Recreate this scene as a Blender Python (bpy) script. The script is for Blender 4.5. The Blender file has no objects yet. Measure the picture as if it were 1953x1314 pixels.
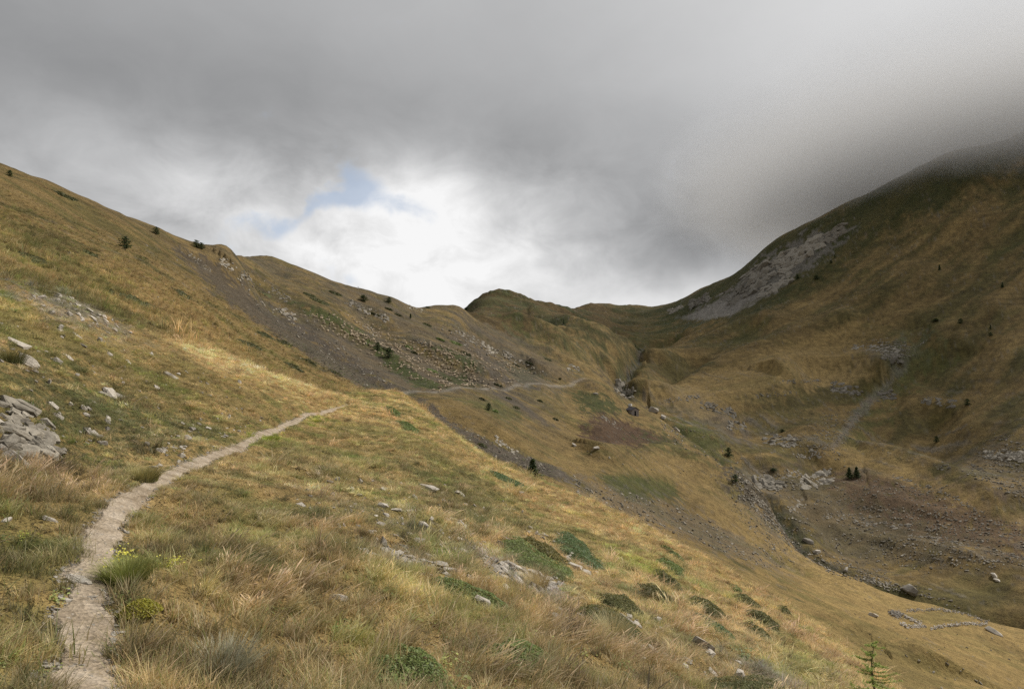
import bpy, bmesh, math, random
import numpy as np
from mathutils import Vector, Matrix, Euler
rad = math.radians
random.seed(7)
rng = np.random.default_rng(7)
scene = bpy.context.scene
C = scene.collection

# ------------------------------------------------------------------ camera
F_PX, CX, CY, HOR = 1193.0, 976.5, 657.0, 730.0      # measured on the 1953 px wide photograph
PITCH = math.atan((HOR - CY) / F_PX)
cam_data = bpy.data.cameras.new('camera')
cam_data.sensor_width = 36.0
cam_data.lens = F_PX / 1953.0 * 36.0
cam_data.clip_start = 0.05
cam_data.clip_end = 20000
cam = bpy.data.objects.new('camera', cam_data)
cam.location = (0, 0, 0)
cam.rotation_euler = (rad(90) + PITCH, 0, 0)
C.objects.link(cam)
scene.camera = cam

# ------------------------------------------------------------------ render and colour
scene.view_settings.view_transform = 'Standard'
scene.view_settings.look = 'None'
scene.view_settings.exposure = 0.0
scene.view_settings.gamma = 1.0
scene.view_settings.use_curve_mapping = False
scene.render.engine = 'CYCLES'
cy = scene.cycles
cy.max_bounces = 8
cy.diffuse_bounces = 3
cy.glossy_bounces = 2
cy.transmission_bounces = 4
cy.volume_bounces = 1
cy.transparent_max_bounces = 8
cy.use_denoising = False
try: cy.sampling_pattern = 'BLUE_NOISE'
except Exception: pass
try:
    cy.denoiser = 'OPENIMAGEDENOISE'
    cy.denoising_prefilter = 'ACCURATE'
except Exception:
    pass

# ------------------------------------------------------------------ sun and sky
SUN_EL, SUN_AZ = rad(44), rad(64)        # azimuth measured from +Y (view direction) towards +X (right)
sun_data = bpy.data.lights.new('sun', 'SUN')
sun_data.energy = 4.2
sun_data.angle = rad(5)
sun_data.color = (1.0, 0.93, 0.82)
sun = bpy.data.objects.new('sun', sun_data)
sd = Vector((math.sin(SUN_AZ) * math.cos(SUN_EL), math.cos(SUN_AZ) * math.cos(SUN_EL), math.sin(SUN_EL)))
sun.rotation_euler = sd.to_track_quat('Z', 'Y').to_euler()
C.objects.link(sun)

class NT:
    """Small helper for writing node trees."""
    def __init__(s, tree): s.t = tree
    def n(s, kind, **kw):
        nd = s.t.nodes.new(kind)
        for k, v in kw.items(): setattr(nd, k, v)
        return nd
    def link(s, a, b): s.t.links.new(a, b)
    def put(s, sock, v):
        if isinstance(v, bpy.types.NodeSocket): s.link(v, sock)
        else: sock.default_value = v
    def m(s, op, a, b=0.0, c=None, clamp=False):
        nd = s.n('ShaderNodeMath', operation=op, use_clamp=clamp)
        s.put(nd.inputs[0], a); s.put(nd.inputs[1], b)
        if c is not None: s.put(nd.inputs[2], c)
        return nd.outputs[0]
    def v(s, op, a, b=(0, 0, 0)):
        nd = s.n('ShaderNodeVectorMath', operation=op)
        s.put(nd.inputs[0], a)
        if op == 'SCALE': s.put(nd.inputs['Scale'], b)
        else: s.put(nd.inputs[1], b)
        return nd.outputs[0]
    def noise(s, vec, scale, detail=4, rough=0.55, dist=0.0):
        nd = s.n('ShaderNodeTexNoise')
        if vec is not None: s.link(vec, nd.inputs['Vector'])
        nd.inputs['Scale'].default_value = scale
        nd.inputs['Detail'].default_value = detail
        nd.inputs['Roughness'].default_value = rough
        nd.inputs['Distortion'].default_value = dist
        return nd
    def ramp(s, fac, stops, interp='LINEAR'):
        nd = s.n('ShaderNodeValToRGB')
        nd.color_ramp.interpolation = interp
        el = nd.color_ramp.elements
        while len(el) < len(stops): el.new(0.5)
        for e, (p, c) in zip(el, stops):
            e.position = p; e.color = c if len(c) == 4 else (*c, 1)
        s.link(fac, nd.inputs[0])
        return nd.outputs[0]
    def mixc(s, fac, a, b, mode='MIX'):
        nd = s.n('ShaderNodeMix', data_type='RGBA', blend_type=mode)
        s.put(nd.inputs[0], fac); s.put(nd.inputs[6], a); s.put(nd.inputs[7], b)
        return nd.outputs[2]
    def sstep(s, x, lo, hi):
        nd = s.n('ShaderNodeMapRange', interpolation_type='SMOOTHSTEP')
        s.put(nd.inputs[0], x); nd.inputs[1].default_value = lo; nd.inputs[2].default_value = hi
        return nd.outputs[0]

def px_dir(px, py):
    """World direction of a point measured on the photograph."""
    x = (px - CX) / F_PX; u = (CY - py) / F_PX
    cp, sp = math.cos(PITCH), math.sin(PITCH)
    return x, cp - u * sp, sp + u * cp

world = bpy.data.worlds.new('World')
scene.world = world
world.use_nodes = True
wt = world.node_tree
wt.nodes.clear()
W = NT(wt)
tc = W.n('ShaderNodeTexCoord')
D = tc.outputs['Generated']
sep = W.n('ShaderNodeSeparateXYZ'); W.link(D, sep.inputs[0])
az_n = W.m('ARCTAN2', sep.outputs[0], sep.outputs[1])
el_n = W.m('ARCSINE', sep.outputs[2])
# domain warp so that no cloud edge is a clean curve
wn = W.noise(D, 3.2, 4, 0.5)
wv = W.v('SUBTRACT', wn.outputs['Color'], (0.5, 0.5, 0.5))
wsep = W.n('ShaderNodeSeparateXYZ'); W.link(wv, wsep.inputs[0])
wn2 = W.noise(D, 11.0, 4, 0.55)
wv2 = W.v('SUBTRACT', wn2.outputs['Color'], (0.5, 0.5, 0.5))
wsep2 = W.n('ShaderNodeSeparateXYZ'); W.link(wv2, wsep2.inputs[0])
azw = W.m('ADD', W.m('MULTIPLY_ADD', wsep.outputs[0], 0.22, az_n), W.m('MULTIPLY', wsep2.outputs[0], 0.09))
elw = W.m('ADD', W.m('MULTIPLY_ADD', wsep.outputs[1], 0.12, el_n), W.m('MULTIPLY', wsep2.outputs[1], 0.05))
azs = W.m('MULTIPLY_ADD', wsep.outputs[0], 0.10, az_n)
els = W.m('MULTIPLY_ADD', wsep.outputs[1], 0.07, el_n)

def blob(px, py, rx, ry, rot=0.0, sharp=False):
    """Gaussian patch of the sky centred on the direction of (px, py); radii in photo pixels, rot in degrees."""
    x, y, z = px_dir(px, py)
    a0, e0 = math.atan2(x, y), math.asin(z / math.sqrt(x*x + y*y + z*z))
    A, E = (azw, elw) if sharp else (azs, els)
    da = W.m('SUBTRACT', A, a0); de = W.m('SUBTRACT', E, e0)
    c, s_ = math.cos(rad(rot)), math.sin(rad(rot))
    u = W.m('ADD', W.m('MULTIPLY', da, c), W.m('MULTIPLY', de, s_))
    v = W.m('SUBTRACT', W.m('MULTIPLY', de, c), W.m('MULTIPLY', da, s_))
    u = W.m('DIVIDE', u, rx / F_PX); v = W.m('DIVIDE', v, ry / F_PX)
    q = W.m('ADD', W.m('MULTIPLY', u, u), W.m('MULTIPLY', v, v))
    return W.m('EXPONENT', W.m('MULTIPLY', q, -1.0))

SKY_BASE = 0.43
val = SKY_BASE
def addv(b, k):
    global val
    val = W.m('MULTIPLY_ADD', b, k, val)
# grey deck, its darker belly and lighter thin places
addv(blob(1900, -30, 520, 330), 0.30)
addv(blob(1000, -60, 500, 160), 0.05)
addv(blob(1450, 400, 360, 130, 30), -0.20)
addv(blob(1060, 300, 300, 100, -5), -0.08)
addv(blob(200, 150, 520, 150, 0), -0.14)
addv(blob(0, 330, 170, 110, 0), -0.05)
addv(blob(1700, 330, 150, 110, 30), -0.05)
addv(blob(330, 330, 240, 90, -12, True), 0.16)
addv(blob(430, 440, 260, 80, -12, True), 0.14)
addv(blob(700, 560, 420, 80, 0, True), 0.16)
addv(blob(790, 440, 210, 115, 0, True), 0.46)
addv(blob(960, 530, 260, 80, 0, True), 0.16)
addv(blob(1270, 560, 160, 45, 0, True), 0.33)
addv(blob(765, 375, 110, 55, 0, True), 0.16)
addv(blob(1100, 600, 500, 60, 0, False), 0.10)
tex = W.noise(W.v('MULTIPLY', D, (1, 1, 1.8)), 3.0, 6, 0.5)
tex2 = W.noise(W.v('MULTIPLY', D, (1, 1, 1.6)), 9.0, 7, 0.6, 0.4)
open_ = W.m('ADD', blob(700, 470, 520, 150), 0.05)
val = W.m('ADD', val, W.m('MULTIPLY', W.m('SUBTRACT', tex.outputs['Fac'], 0.5), 0.10))
val = W.m('ADD', val, W.m('MULTIPLY', W.m('MULTIPLY', W.m('SUBTRACT', tex2.outputs['Fac'], 0.52), 0.95), open_))
val = W.m('MINIMUM', W.m('MAXIMUM', val, 0.13), 0.93)
cool = W.ramp(val, [(0.0, (0.955, 0.985, 1.03)), (0.35, (0.985, 0.995, 1.01)), (0.8, (1.0, 1.0, 1.0))])
cloud_col = W.v('SCALE', cool, val)
# openings where the blue shows
gap = W.m('ADD', blob(662, 335, 44, 56, 40, True), blob(612, 394, 80, 20, 30, True))
for b, k in ((blob(500, 435, 60, 26, 10, True), 0.62), (blob(690, 522, 50, 18, -20, True), 0.75), (blob(745, 405, 45, 30, 0, True), 0.6),
             (blob(455, 500, 60, 30, 0, True), 0.6)):
    gap = W.m('MULTIPLY_ADD', b, k, gap)
tex3 = W.noise(D, 22.0, 6, 0.6)
gap = W.m('MULTIPLY_ADD', W.m('SUBTRACT', tex2.outputs['Fac'], 0.5), 1.7, gap)
gap = W.m('MULTIPLY_ADD', W.m('SUBTRACT', tex3.outputs['Fac'], 0.5), 1.1, gap)
gap = W.m('MULTIPLY', W.sstep(gap, 0.34, 1.15), 0.72)
sky = W.n('ShaderNodeTexSky', sky_type='NISHITA')
sky.sun_disc = False
sky.sun_elevation = SUN_EL
sky.sun_rotation = SUN_AZ
sky.altitude = 2000
sky.air_density = 1.0; sky.dust_density = 1.2; sky.ozone_density = 1.0
W_STR = 0.12
# thin veil over the blue, as in the photograph
blue = W.mixc(0.66, sky.outputs[0], (0.50 / W_STR, 0.59 / W_STR, 0.72 / W_STR, 1))
cloud_scaled = W.v('SCALE', cloud_col, 1.0 / W_STR)
final = W.mixc(gap, cloud_scaled, blue)
bg = W.n('ShaderNodeBackground'); W.link(final, bg.inputs[0]); bg.inputs[1].default_value = W_STR
out = W.n('ShaderNodeOutputWorld'); W.link(bg.outputs[0], out.inputs[0])

# ------------------------------------------------------------------ noise
def _hash(ix, iy, seed):
    h = (ix.astype(np.int64) * 374761393 + iy.astype(np.int64) * 668265263 + seed * 982451653) & 0xFFFFFFFF
    h = ((h ^ (h >> 13)) * 1274126177) & 0xFFFFFFFF
    h = (h ^ (h >> 16)) & 0xFFFFFFFF
    return h / 4294967296.0
def gnoise(x, y, seed=0):
    x = np.asarray(x, float); y = np.asarray(y, float)
    ix, iy = np.floor(x), np.floor(y); fx, fy = x - ix, y - iy
    ux = fx*fx*fx*(fx*(fx*6-15)+10); uy = fy*fy*fy*(fy*(fy*6-15)+10)
    def g(dx, dy):
        a = _hash(ix+dx, iy+dy, seed) * 2 * np.pi
        return np.cos(a) * (fx-dx) + np.sin(a) * (fy-dy)
    a, b, c, d = g(0, 0), g(1, 0), g(0, 1), g(1, 1)
    return ((a*(1-ux) + b*ux)*(1-uy) + (c*(1-ux) + d*ux)*uy) * 1.6
def fbm(x, y, octaves=4, seed=0, gain=0.5):
    s = 0; a = 1; t = 0
    for o in range(octaves):
        s = s + a * gnoise(x * 2**o + 17.3*o, y * 2**o - 9.1*o, seed + o); t += a; a *= gain
    return s / t
def sst(x, lo, hi):
    t = np.clip((x - lo) / (hi - lo), 0, 1); return t*t*(3-2*t)

# ------------------------------------------------------------------ terrain: measured points -> smooth land
# each point: photo pixel and distance ahead (m); H rows are land hidden behind an edge
P = []
def col(px, *pairs):
    for py, d in pairs: P.append((px, py, d))
def line(*pts):
    for a, b in zip(pts[:-1], pts[1:]):
        n = max(1, int(math.hypot(a[0]-b[0], a[1]-b[1]) / 60))
        for i in range(n):
            t = i / n
            P.append((a[0]+(b[0]-a[0])*t, a[1]+(b[1]-a[1])*t, math.exp(math.log(a[2])*(1-t) + math.log(b[2])*t)))
    P.append(pts[-1])
# trail
PATH_PX = [(150,1400,2.75),(160,1314,3.3),(160,1240,3.8),(165,1150,4.5),(180,1070,5.4),(195,1010,6.4),(235,955,8.0),(300,912,10.2),(350,888,12.3),(400,870,14.6),(470,843,19.5),(520,818,26),(560,804,32),(610,788,42),(662,773,58)]
line(*PATH_PX)
# left bank up to the near crest
col(-400,(1314,2.6),(1100,3.3),(900,5),(700,8),(560,11),(470,15))
col(0,(1314,3.1),(1150,4.1),(1000,5.8),(880,8.0),(780,10),(700,12.6),(630,16),(565,20.5))
col(150,(880,10),(760,14),(680,18.5),(610,24.5))
col(300,(860,13),(780,18.5),(700,26),(650,33))
col(450,(800,23),(745,31),(700,41)); col(560,(770,37),(733,51))
line((0,536,24),(150,585,29),(300,638,38),(450,692,46),(560,727,57),(640,752,68))
# foreground slope
col(600,(900,17.5),(1000,10.5),(1150,6.6),(1314,4.7))
col(350,(1000,8.3),(1150,5.2),(1314,3.8))
col(730,(790,58),(830,37)); col(800,(850,36),(950,19),(1100,9.2),(1314,5.3))
col(1000,(950,38),(1000,26),(1100,13.5),(1200,8.8),(1314,6.1))
col(1200,(1010,38),(1080,24),(1180,13.2),(1314,8)); col(1400,(1140,27),(1200,18),(1314,11)); col(1600,(1262,21),(1314,15.5))
line((700,757,75),(771,753,84),(852,817,70),(933,877,60),(1015,915,52),(1150,970,46),(1300,1042,40),(1400,1100,36),(1550,1190,30),(1700,1310,22.5),(1850,1450,17))
# hidden just behind that edge
for p in ((780,775,105),(852,840,98),(933,893,92),(1000,925,85),(1150,987,82),(1300,1062,78),(1400,1124,75),(1500,1182,65),(1700,1322,50),(1953,1500,28),(1953,1400,60)): P.append(p)
# left hill
col(-400,(440,25),(330,60),(230,110),(160,150))
col(0,(512,34),(440,62),(380,105)); col(150,(560,43),(480,85),(420,130)); col(300,(610,56),(540,95),(480,145)); col(400,(665,66),(580,120),(520,170))
line((-200,262,150),(0,322,160),(100,353,166),(200,392,174),(300,438,186),(400,481,205),(432,489,214))
col(500,(700,84),(640,125),(600,165)); col(600,(735,92),(690,128),(660,158)); col(680,(744,115),(715,152))
line((350,483,222),(430,548,222),(520,610,212),(600,660,200),(680,710,190),(742,748,182))
line((440,491,300),(470,494,340),(520,490,385),(600,521,385),(700,557,390),(760,577,405),(830,588,425),(885,594,450))
col(520,(560,275),(525,325)); col(600,(600,262),(560,318)); col(700,(690,238),(640,288),(598,335)); col(800,(700,262),(640,315),(605,380))
col(900,(700,305),(650,362),(615,430)); col(1000,(690,390),(660,460),(632,560))
line((760,748,190),(850,745,222),(930,740,262),(1000,735,310),(1045,732,335))
# below the track
line((800,765,172),(870,815,158),(940,862,146),(1010,893,140),(1070,908,148))
col(900,(780,195),(758,222)); col(1000,(840,182),(790,235),(755,285)); col(1080,(880,185),(820,250),(770,320))
col(1150,(955,142),(900,190),(872,214),(820,275),(780,335),(760,372)); col(1300,(1030,148),(950,218),(905,262))
col(1200,(830,318),(800,358),(785,385)); line((1045,732,345),(1100,738,400),(1180,758,412),(1240,786,402),(1290,822,392),(1340,858,378))
col(1400,(1088,128),(1010,200),(960,250)); col(1500,(1152,108),(1100,160),(1065,215))
col(1700,(1240,108),(1180,160),(1150,190)); col(1850,(1314,88),(1240,140)); col(1953,(1314,115),(1250,155)); col(2300,(1500,60),(1400,120),(1330,150))
line((1150,872,214),(1220,864,270),(1290,868,300),(1345,885,305),(1400,920,300),(1470,975,288),(1510,1038,262),(1560,1078,242),(1700,1130,216),(1850,1172,200),(1953,1202,190),(2300,1300,165))
# hidden ground falling into the ravine behind the near crest
for p in ((1345,905,325),(1400,945,325),(1440,978,318),(1500,1066,292),(1560,1106,262),(1620,1128,250),(1700,1158,238),(1850,1198,222)): P.append(p)
# stream
STREAM_PX = [(1228,662,820),(1216,690,640),(1182,742,505),(1240,795,455),(1320,836,418),(1392,890,390),(1440,948,362),(1500,1003,330),(1532,1048,306),(1620,1092,285),(1735,1136,265),(1850,1172,250),(1960,1212,240)]
line(*STREAM_PX)
# right mountain
col(1260,(740,570),(700,680)); col(1300,(800,480),(740,600),(680,750),(640,900),(608,1050))
col(1400,(860,440),(780,520),(700,640),(640,780),(575,950)); col(1500,(965,352),(860,452),(780,525),(735,560),(700,630),(600,760),(510,930))
col(1600,(1050,335),(960,388),(898,425),(872,462),(780,548),(680,640),(560,770),(460,900)); col(1700,(1090,306),(980,368),(912,405),(885,450),(760,550),(640,640),(500,780),(410,880))
col(1800,(1080,300),(970,358),(935,388),(905,430),(820,490),(640,600),(450,770),(360,860)); col(1950,(1130,262),(1000,325),(800,432),(600,570),(420,720),(320,820))
col(2300,(1200,200),(1000,270),(700,420),(400,620),(150,800))
line((1200,592,1500),(1250,588,1380),(1290,575,1260),(1340,550,1170),(1400,523,1100),(1440,492,1060),(1480,460,1030),(1540,432,1000),(1600,402,980),(1700,352,950),(1800,310,915),(1953,262,880),(2300,40,850))
# head of the valley
line((885,594,880),(905,578,890),(930,562,900),(955,556,905),(985,563,915),(1010,573,940),(1050,582,1050),(1100,590,1250),(1135,583,1350),(1180,590,1450))
line((955,560,880),(930,580,800),(905,596,700)); P.append((880,612,580)); P.append((830,606,560))
col(960,(590,760),(620,600)); col(1000,(600,720)); col(1050,(610,780),(640,640),(690,440)); col(1100,(715,435),(685,490),(655,580),(628,720),(606,960)); col(1180,(700,575),(672,690),(640,860),(612,1150))
A_, W_, E_ = [], [], []
for px, py, d in P:
    x, y, z = px_dir(px, py); k = d / y
    A_.append(math.atan2(x, y)); W_.append(math.log(math.hypot(x, y) * k)); E_.append(z / math.hypot(x, y))
# hidden land behind the skylines
def drop(px, py, d, f=1.35, fall=0.09):
    x, y, z = px_dir(px, py); k = d / y
    for ff, q in ((f, fall), (f*1.5, fall*1.9), (f*2.6, fall*2.6)):
        A_.append(math.atan2(x, y)); W_.append(math.log(math.hypot(x, y)*k*ff)); E_.append(z/math.hypot(x, y) - q)
for px, py, d in ((-400,160,150),(-200,262,150),(0,322,160),(100,353,166),(200,392,174),(300,438,186)): drop(px, py, d, 1.4, 0.12)
for px, py, d in ((520,490,385),(600,521,385),(700,557,390)): drop(px, py, d, 1.3, 0.08)
drop(400,483,390,1.2,0.02); drop(780,582,405,1.3,0.05); drop(850,590,430,1.3,0.04)
for px, py, d in ((905,578,890),(955,556,905),(1010,573,940),(1100,590,1250),(1180,590,1450),(1250,588,1380),(1340,550,1170),(1440,492,1060),(1540,432,1000),(1700,352,950),(1953,262,880),(2300,40,850)): drop(px, py, d, 1.3, 0.07)
# ground round the photographer's feet
for a in range(-60, 61, 20):
    for r in (0.5, 1.0, 1.8):
        x, y = r*math.sin(rad(a)), r*math.cos(rad(a))
        A_.append(rad(a)); W_.append(math.log(r)); E_.append((-1.78 - 0.22*x - 0.03*y) / r)
A_, W_, E_ = map(np.array, (A_, W_, E_))
KA = 3.0
# interpolate height slope e = z / distance; near the feet e ~ -1.7/r, so fit e * g(r)
def gfun(w): r = np.exp(w); return r / (r + 3.0)
def tps(d2): return 0.5 * d2 * np.log(d2 + 1e-12)
X_ = np.stack([A_*KA, W_], 1); n_ = len(X_)
d2 = ((X_[:, None] - X_[None])**2).sum(-1)
K_ = tps(d2) + np.eye(n_) * 5e-5
Pm = np.concatenate([np.ones((n_, 1)), X_], 1)
M_ = np.block([[K_, Pm], [Pm.T, np.zeros((3, 3))]])
sol = np.linalg.solve(M_, np.concatenate([E_ * gfun(W_), np.zeros(3)]))
def e_base(a, w):
    a = np.clip(a, rad(-56), rad(50))
    sh = a.shape; a = a.ravel() * KA; w = w.ravel(); o = np.empty_like(a)
    for i in range(0, len(a), 60000):
        dd = (a[i:i+60000, None] - X_[:, 0])**2 + (w[i:i+60000, None] - X_[:, 1])**2
        o[i:i+60000] = tps(dd) @ sol[:n_] + sol[n_] + a[i:i+60000]*sol[n_+1] + w[i:i+60000]*sol[n_+2]
    return (o / gfun(w)).reshape(sh)

AZ = np.concatenate([np.arange(-180, -44, 2.0), np.linspace(-44, 44, 960), np.arange(46, 180.1, 2.0)]) * np.pi / 180
WW = np.log(np.concatenate([np.geomspace(0.4, 3.0, 40)[:-1], np.geomspace(3.0, 75, 370)[:-1], np.geomspace(75, 1500, 420)[:-1], np.geomspace(1500, 4200, 24)]))
GA, GW = np.meshgrid(AZ, WW, indexing='ij')
GR = np.exp(GW)
# coarse evaluation of the smooth land, then bilinear up to the full grid
ca = np.linspace(AZ[0], AZ[-1], 2); 
ca = np.concatenate([np.arange(-180, -60, 10.0), np.arange(-60, 60, 0.4), np.arange(60, 181, 10.0)]) * np.pi/180
cw = np.linspace(WW[0], WW[-1], 420)
cA, cW = np.meshgrid(ca, cw, indexing='ij')
cE = e_base(cA, cW)
def bil(grid, xa, xw, a, w):
    i = np.clip(np.searchsorted(xa, a) - 1, 0, len(xa)-2); j = np.clip(np.searchsorted(xw, w) - 1, 0, len(xw)-2)
    fa = (a - xa[i])/(xa[i+1]-xa[i]); fw = (w - xw[j])/(xw[j+1]-xw[j])
    fa = np.clip(fa, 0, 1); fw = np.clip(fw, 0, 1)
    return (grid[i, j]*(1-fa)+grid[i+1, j]*fa)*(1-fw) + (grid[i, j+1]*(1-fa)+grid[i+1, j+1]*fa)*fw
GE = bil(cE, ca, cw, GA, GW)
GX, GY = GR*np.sin(GA), GR*np.cos(GA)
# behind the camera: an even slope
back = sst(np.abs(GA), rad(60), rad(110))
GE = GE*(1-back) + back*(np.clip(-1.8 - 0.2*GX, -60, 60)/GR)
GZ0 = GE * GR

# ------------------------------------------------------------------ region lines (as functions of the azimuth)
def aw(px, py, d):
    x, y, z = px_dir(px, py); return math.atan2(x, y), math.log(math.hypot(x, y) * d / y)
def wline(*pts):
    q = np.array(sorted(aw(*p) for p in pts)); return lambda a: np.interp(a, q[:, 0], q[:, 1])
W_EDGE = wline((-400,470,17),(0,536,25),(150,585,30),(300,638,39),(450,692,48),(560,727,60),(640,752,71),(700,757,80),(771,753,88),(852,817,73),(933,877,63),(1015,915,55),(1150,970,49),(1300,1042,43),(1400,1100,39),(1550,1190,33),(1700,1310,25),(1850,1450,20),(2300,1500,16))
W_STREAM = wline(*[p for p in STREAM_PX if p[0] != 1216], (2300, 1330, 200))
W_SKY = wline((-400,160,158),(0,322,170),(200,392,186),(400,481,220),(432,489,330),(520,490,400),(700,557,410),(885,594,455),(1000,600,470),(1100,640,640),(1227,690,800))
A_STREAM = aw(1228, 662, 820)[0]
def regions(a, w):
    """0 near slope, 1 left hillside and basin, 2 right mountain, 3 head of the valley"""
    m = np.ones(a.shape, int)
    m[w < W_EDGE(a)] = 0
    m[(a >= A_STREAM) & (w > W_STREAM(a))] = 2
    m[(a < A_STREAM) & (w > W_SKY(a)) & (w > W_EDGE(a))] = 3
    return m

def detail(x, y, a, w, r):
    """fractal relief in metres, each octave only where it is small against the distance"""
    z = np.zeros_like(x)
    right = sst(w - W_STREAM(a), -0.02, 0.12) * sst(a, A_STREAM - 0.03, A_STREAM + 0.02)
    far = sst(w - W_EDGE(a), 0.05, 0.5)
    for lam, c, s in ((0.45, 0.050, 1), (1.1, 0.085, 2), (2.6, 0.058, 3), (6, 0.034, 4), (14, 0.026, 5), (32, 0.024, 6), (75, 0.022, 7)):
        fade = sst(r, 2.2*lam, 6*lam) * (1 - 0.0*far)
        cell = 1 - sst(r * 0.009, lam*0.30, lam*0.62)
        z += lam * c * (1 + (0.9*right if lam >= 6 else 0)) * fade * cell * gnoise(x/lam + 3.1*s, y/lam, s)
    # gullies and ribs running down the slopes
    xm, ym = fbm(x/60, y/60, 3, 41)*14, fbm(x/60+9, y/60, 3, 42)*14
    tL = (y + 0.12*x + ym); sL = x - 0.12*y
    tR = (0.25*x - 0.97*y + xm); sR = 0.97*x + 0.25*y
    gl = (1 - np.abs(gnoise(tL/22, sL/190, 51)))**2 - 0.55
    gl2 = (1 - np.abs(gnoise(tL/8, sL/70, 52)))**2 - 0.55
    gr = (1 - np.abs(gnoise(tR/34, sR/260, 53)))**2 - 0.55
    gr2 = (1 - np.abs(gnoise(tR/12, sR/110, 54)))**2 - 0.55
    left = far * (1 - right)
    k = np.clip(r/260, 0, 1)
    z += left * k * (gl * 1.5 + gl2 * 0.45)
    z += right * (gr * 1.5 + gr2 * 0.5) * (0.7 + 0.6*sst(r, 500, 900))
    up = sst(w, math.log(380), math.log(560)) * (1 - right)
    z += up * ((1 - np.abs(gnoise((0.5*x+0.87*y)/52, (0.87*x-0.5*y)/260, 57)))**2 - 0.5) * 9
    # beds of rock crossing the lower part of the right slope, and the crags above the scree fan
    z += right * sst(r, 250, 330) * (1-sst(r, 520, 640)) * 1.1 * np.abs(gnoise(tR/90, sR/9, 55))
    return z

# ------------------------------------------------------------------ carve the streambed and the trail bed
GZ = GZ0 + detail(GX, GY, GA, GW, GR)
def seg_dist(px, py, pts):
    """distance to a polyline, with the parameter of the nearest point"""
    best = np.full(px.shape, 1e9); tt = np.zeros(px.shape); acc = 0
    for (x0, y0), (x1, y1) in zip(pts[:-1], pts[1:]):
        dx, dy = x1-x0, y1-y0; L2 = dx*dx + dy*dy
        t = np.clip(((px-x0)*dx + (py-y0)*dy)/L2, 0, 1)
        d = np.hypot(px-x0-t*dx, py-y0-t*dy); k = d < best
        best[k] = d[k]; tt[k] = (acc + t[k]); acc += 1
    return best, tt
def plan(pts):
    o = []
    for px, py, d in pts:
        x, y, z = px_dir(px, py); o.append((x*d/y, d))
    return o
def smooth(pts, n=6):
    p = [Vector(q) for q in pts]; p = [p[0]*2-p[1]] + p + [p[-1]*2-p[-2]]; o = []
    for i in range(1, len(p)-2):
        for k in range(n):
            t = k/n; a, b, c, d = p[i-1], p[i], p[i+1], p[i+2]
            o.append(tuple(0.5*((2*b) + (c-a)*t + (2*a-5*b+4*c-d)*t*t + (3*b-a-3*c+d)*t**3)))
    o.append(tuple(p[-2])); return o
PATH = smooth(plan(PATH_PX))
STREAM = smooth(plan(STREAM_PX), 4)
near = GR < 75
pd = np.full(GX.shape, 1e9); pt = np.zeros(GX.shape)
pd[near], pt[near] = seg_dist(GX[near], GY[near], PATH)
def path_half(t): return 0.150 + 0.03*np.sin(t*0.9) + 0.015*np.sin(t*2.3)
def smooth_h(a, w): return bil(cE, ca, cw, a, w) * np.exp(w)
# trail: a shallow trough about 5 cm deep
trough = np.where(pd < 1.2, sst(path_half(pt) + 0.25 - pd, 0, 0.28), 0)
# the trail keeps to the smooth land under it
GZ = GZ * (1 - trough) + trough * (GZ0 + 0.25*(GZ - GZ0) - 0.05)
sdist, _ = seg_dist(GX[(GR > 200) & (GR < 900)], GY[(GR > 200) & (GR < 900)], STREAM)
msk = (GR > 200) & (GR < 900)
sfull = np.full(GX.shape, 1e9); sfull[msk] = sdist
GZ -= (5.5 + 6*sst(GR, 430, 520)*(1-sst(GR, 700, 850))) * np.exp(-(sfull/8.0)**2)
side = smooth(plan([(1735,598,640),(1745,650,600),(1712,715,560),(1665,780,500),(1600,858,452),(1545,915,400),(1520,970,350)]), 4)
road = smooth(plan([(700,751,150),(760,749,190),(850,744,222),(930,740,262),(1000,735,310),(1045,732,345),(1105,740,400),(1160,752,410),(1200,770,402)]), 5)
sfull2 = np.full(GX.shape, 1e9); sfull2[msk] = seg_dist(GX[msk], GY[msk], side)[0]
GZ -= 3.6 * np.exp(-(sfull2/9.0)**2)
gE = GZ / GR
def zat(x, y):
    """height of the ground mesh at plan points"""
    x = np.asarray(x, float); y = np.asarray(y, float)
    return bil(GZ, AZ, WW, np.arctan2(x, y), np.log(np.hypot(x, y)))
def hit(px, py, dmin=0.8, dmax=4000):
    """where the line of sight through a photo pixel meets the ground beyond dmin: (x, y, z)"""
    dx, dy, dz = px_dir(px, py); a = math.atan2(dx, dy); e = dz/math.hypot(dx, dy)
    i = int(np.clip(np.searchsorted(AZ, a)-1, 0, len(AZ)-2)); f = (a-AZ[i])/(AZ[i+1]-AZ[i])
    c = gE[i]*(1-f) + gE[i+1]*f
    j0 = np.searchsorted(WW, math.log(dmin)); k = np.nonzero((c[j0:] >= e) & (WW[j0:] <= math.log(dmax)))[0]
    if len(k) == 0: return None
    j = j0 + k[0]
    if j == j0: w = WW[j]
    else:
        t = (e - c[j-1])/(c[j]-c[j-1]+1e-12); w = WW[j-1] + np.clip(t, 0, 1)*(WW[j]-WW[j-1])
    r = math.exp(w); x, y = r*math.sin(a), r*math.cos(a)
    return x, y, float(zat(x, y))
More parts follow.
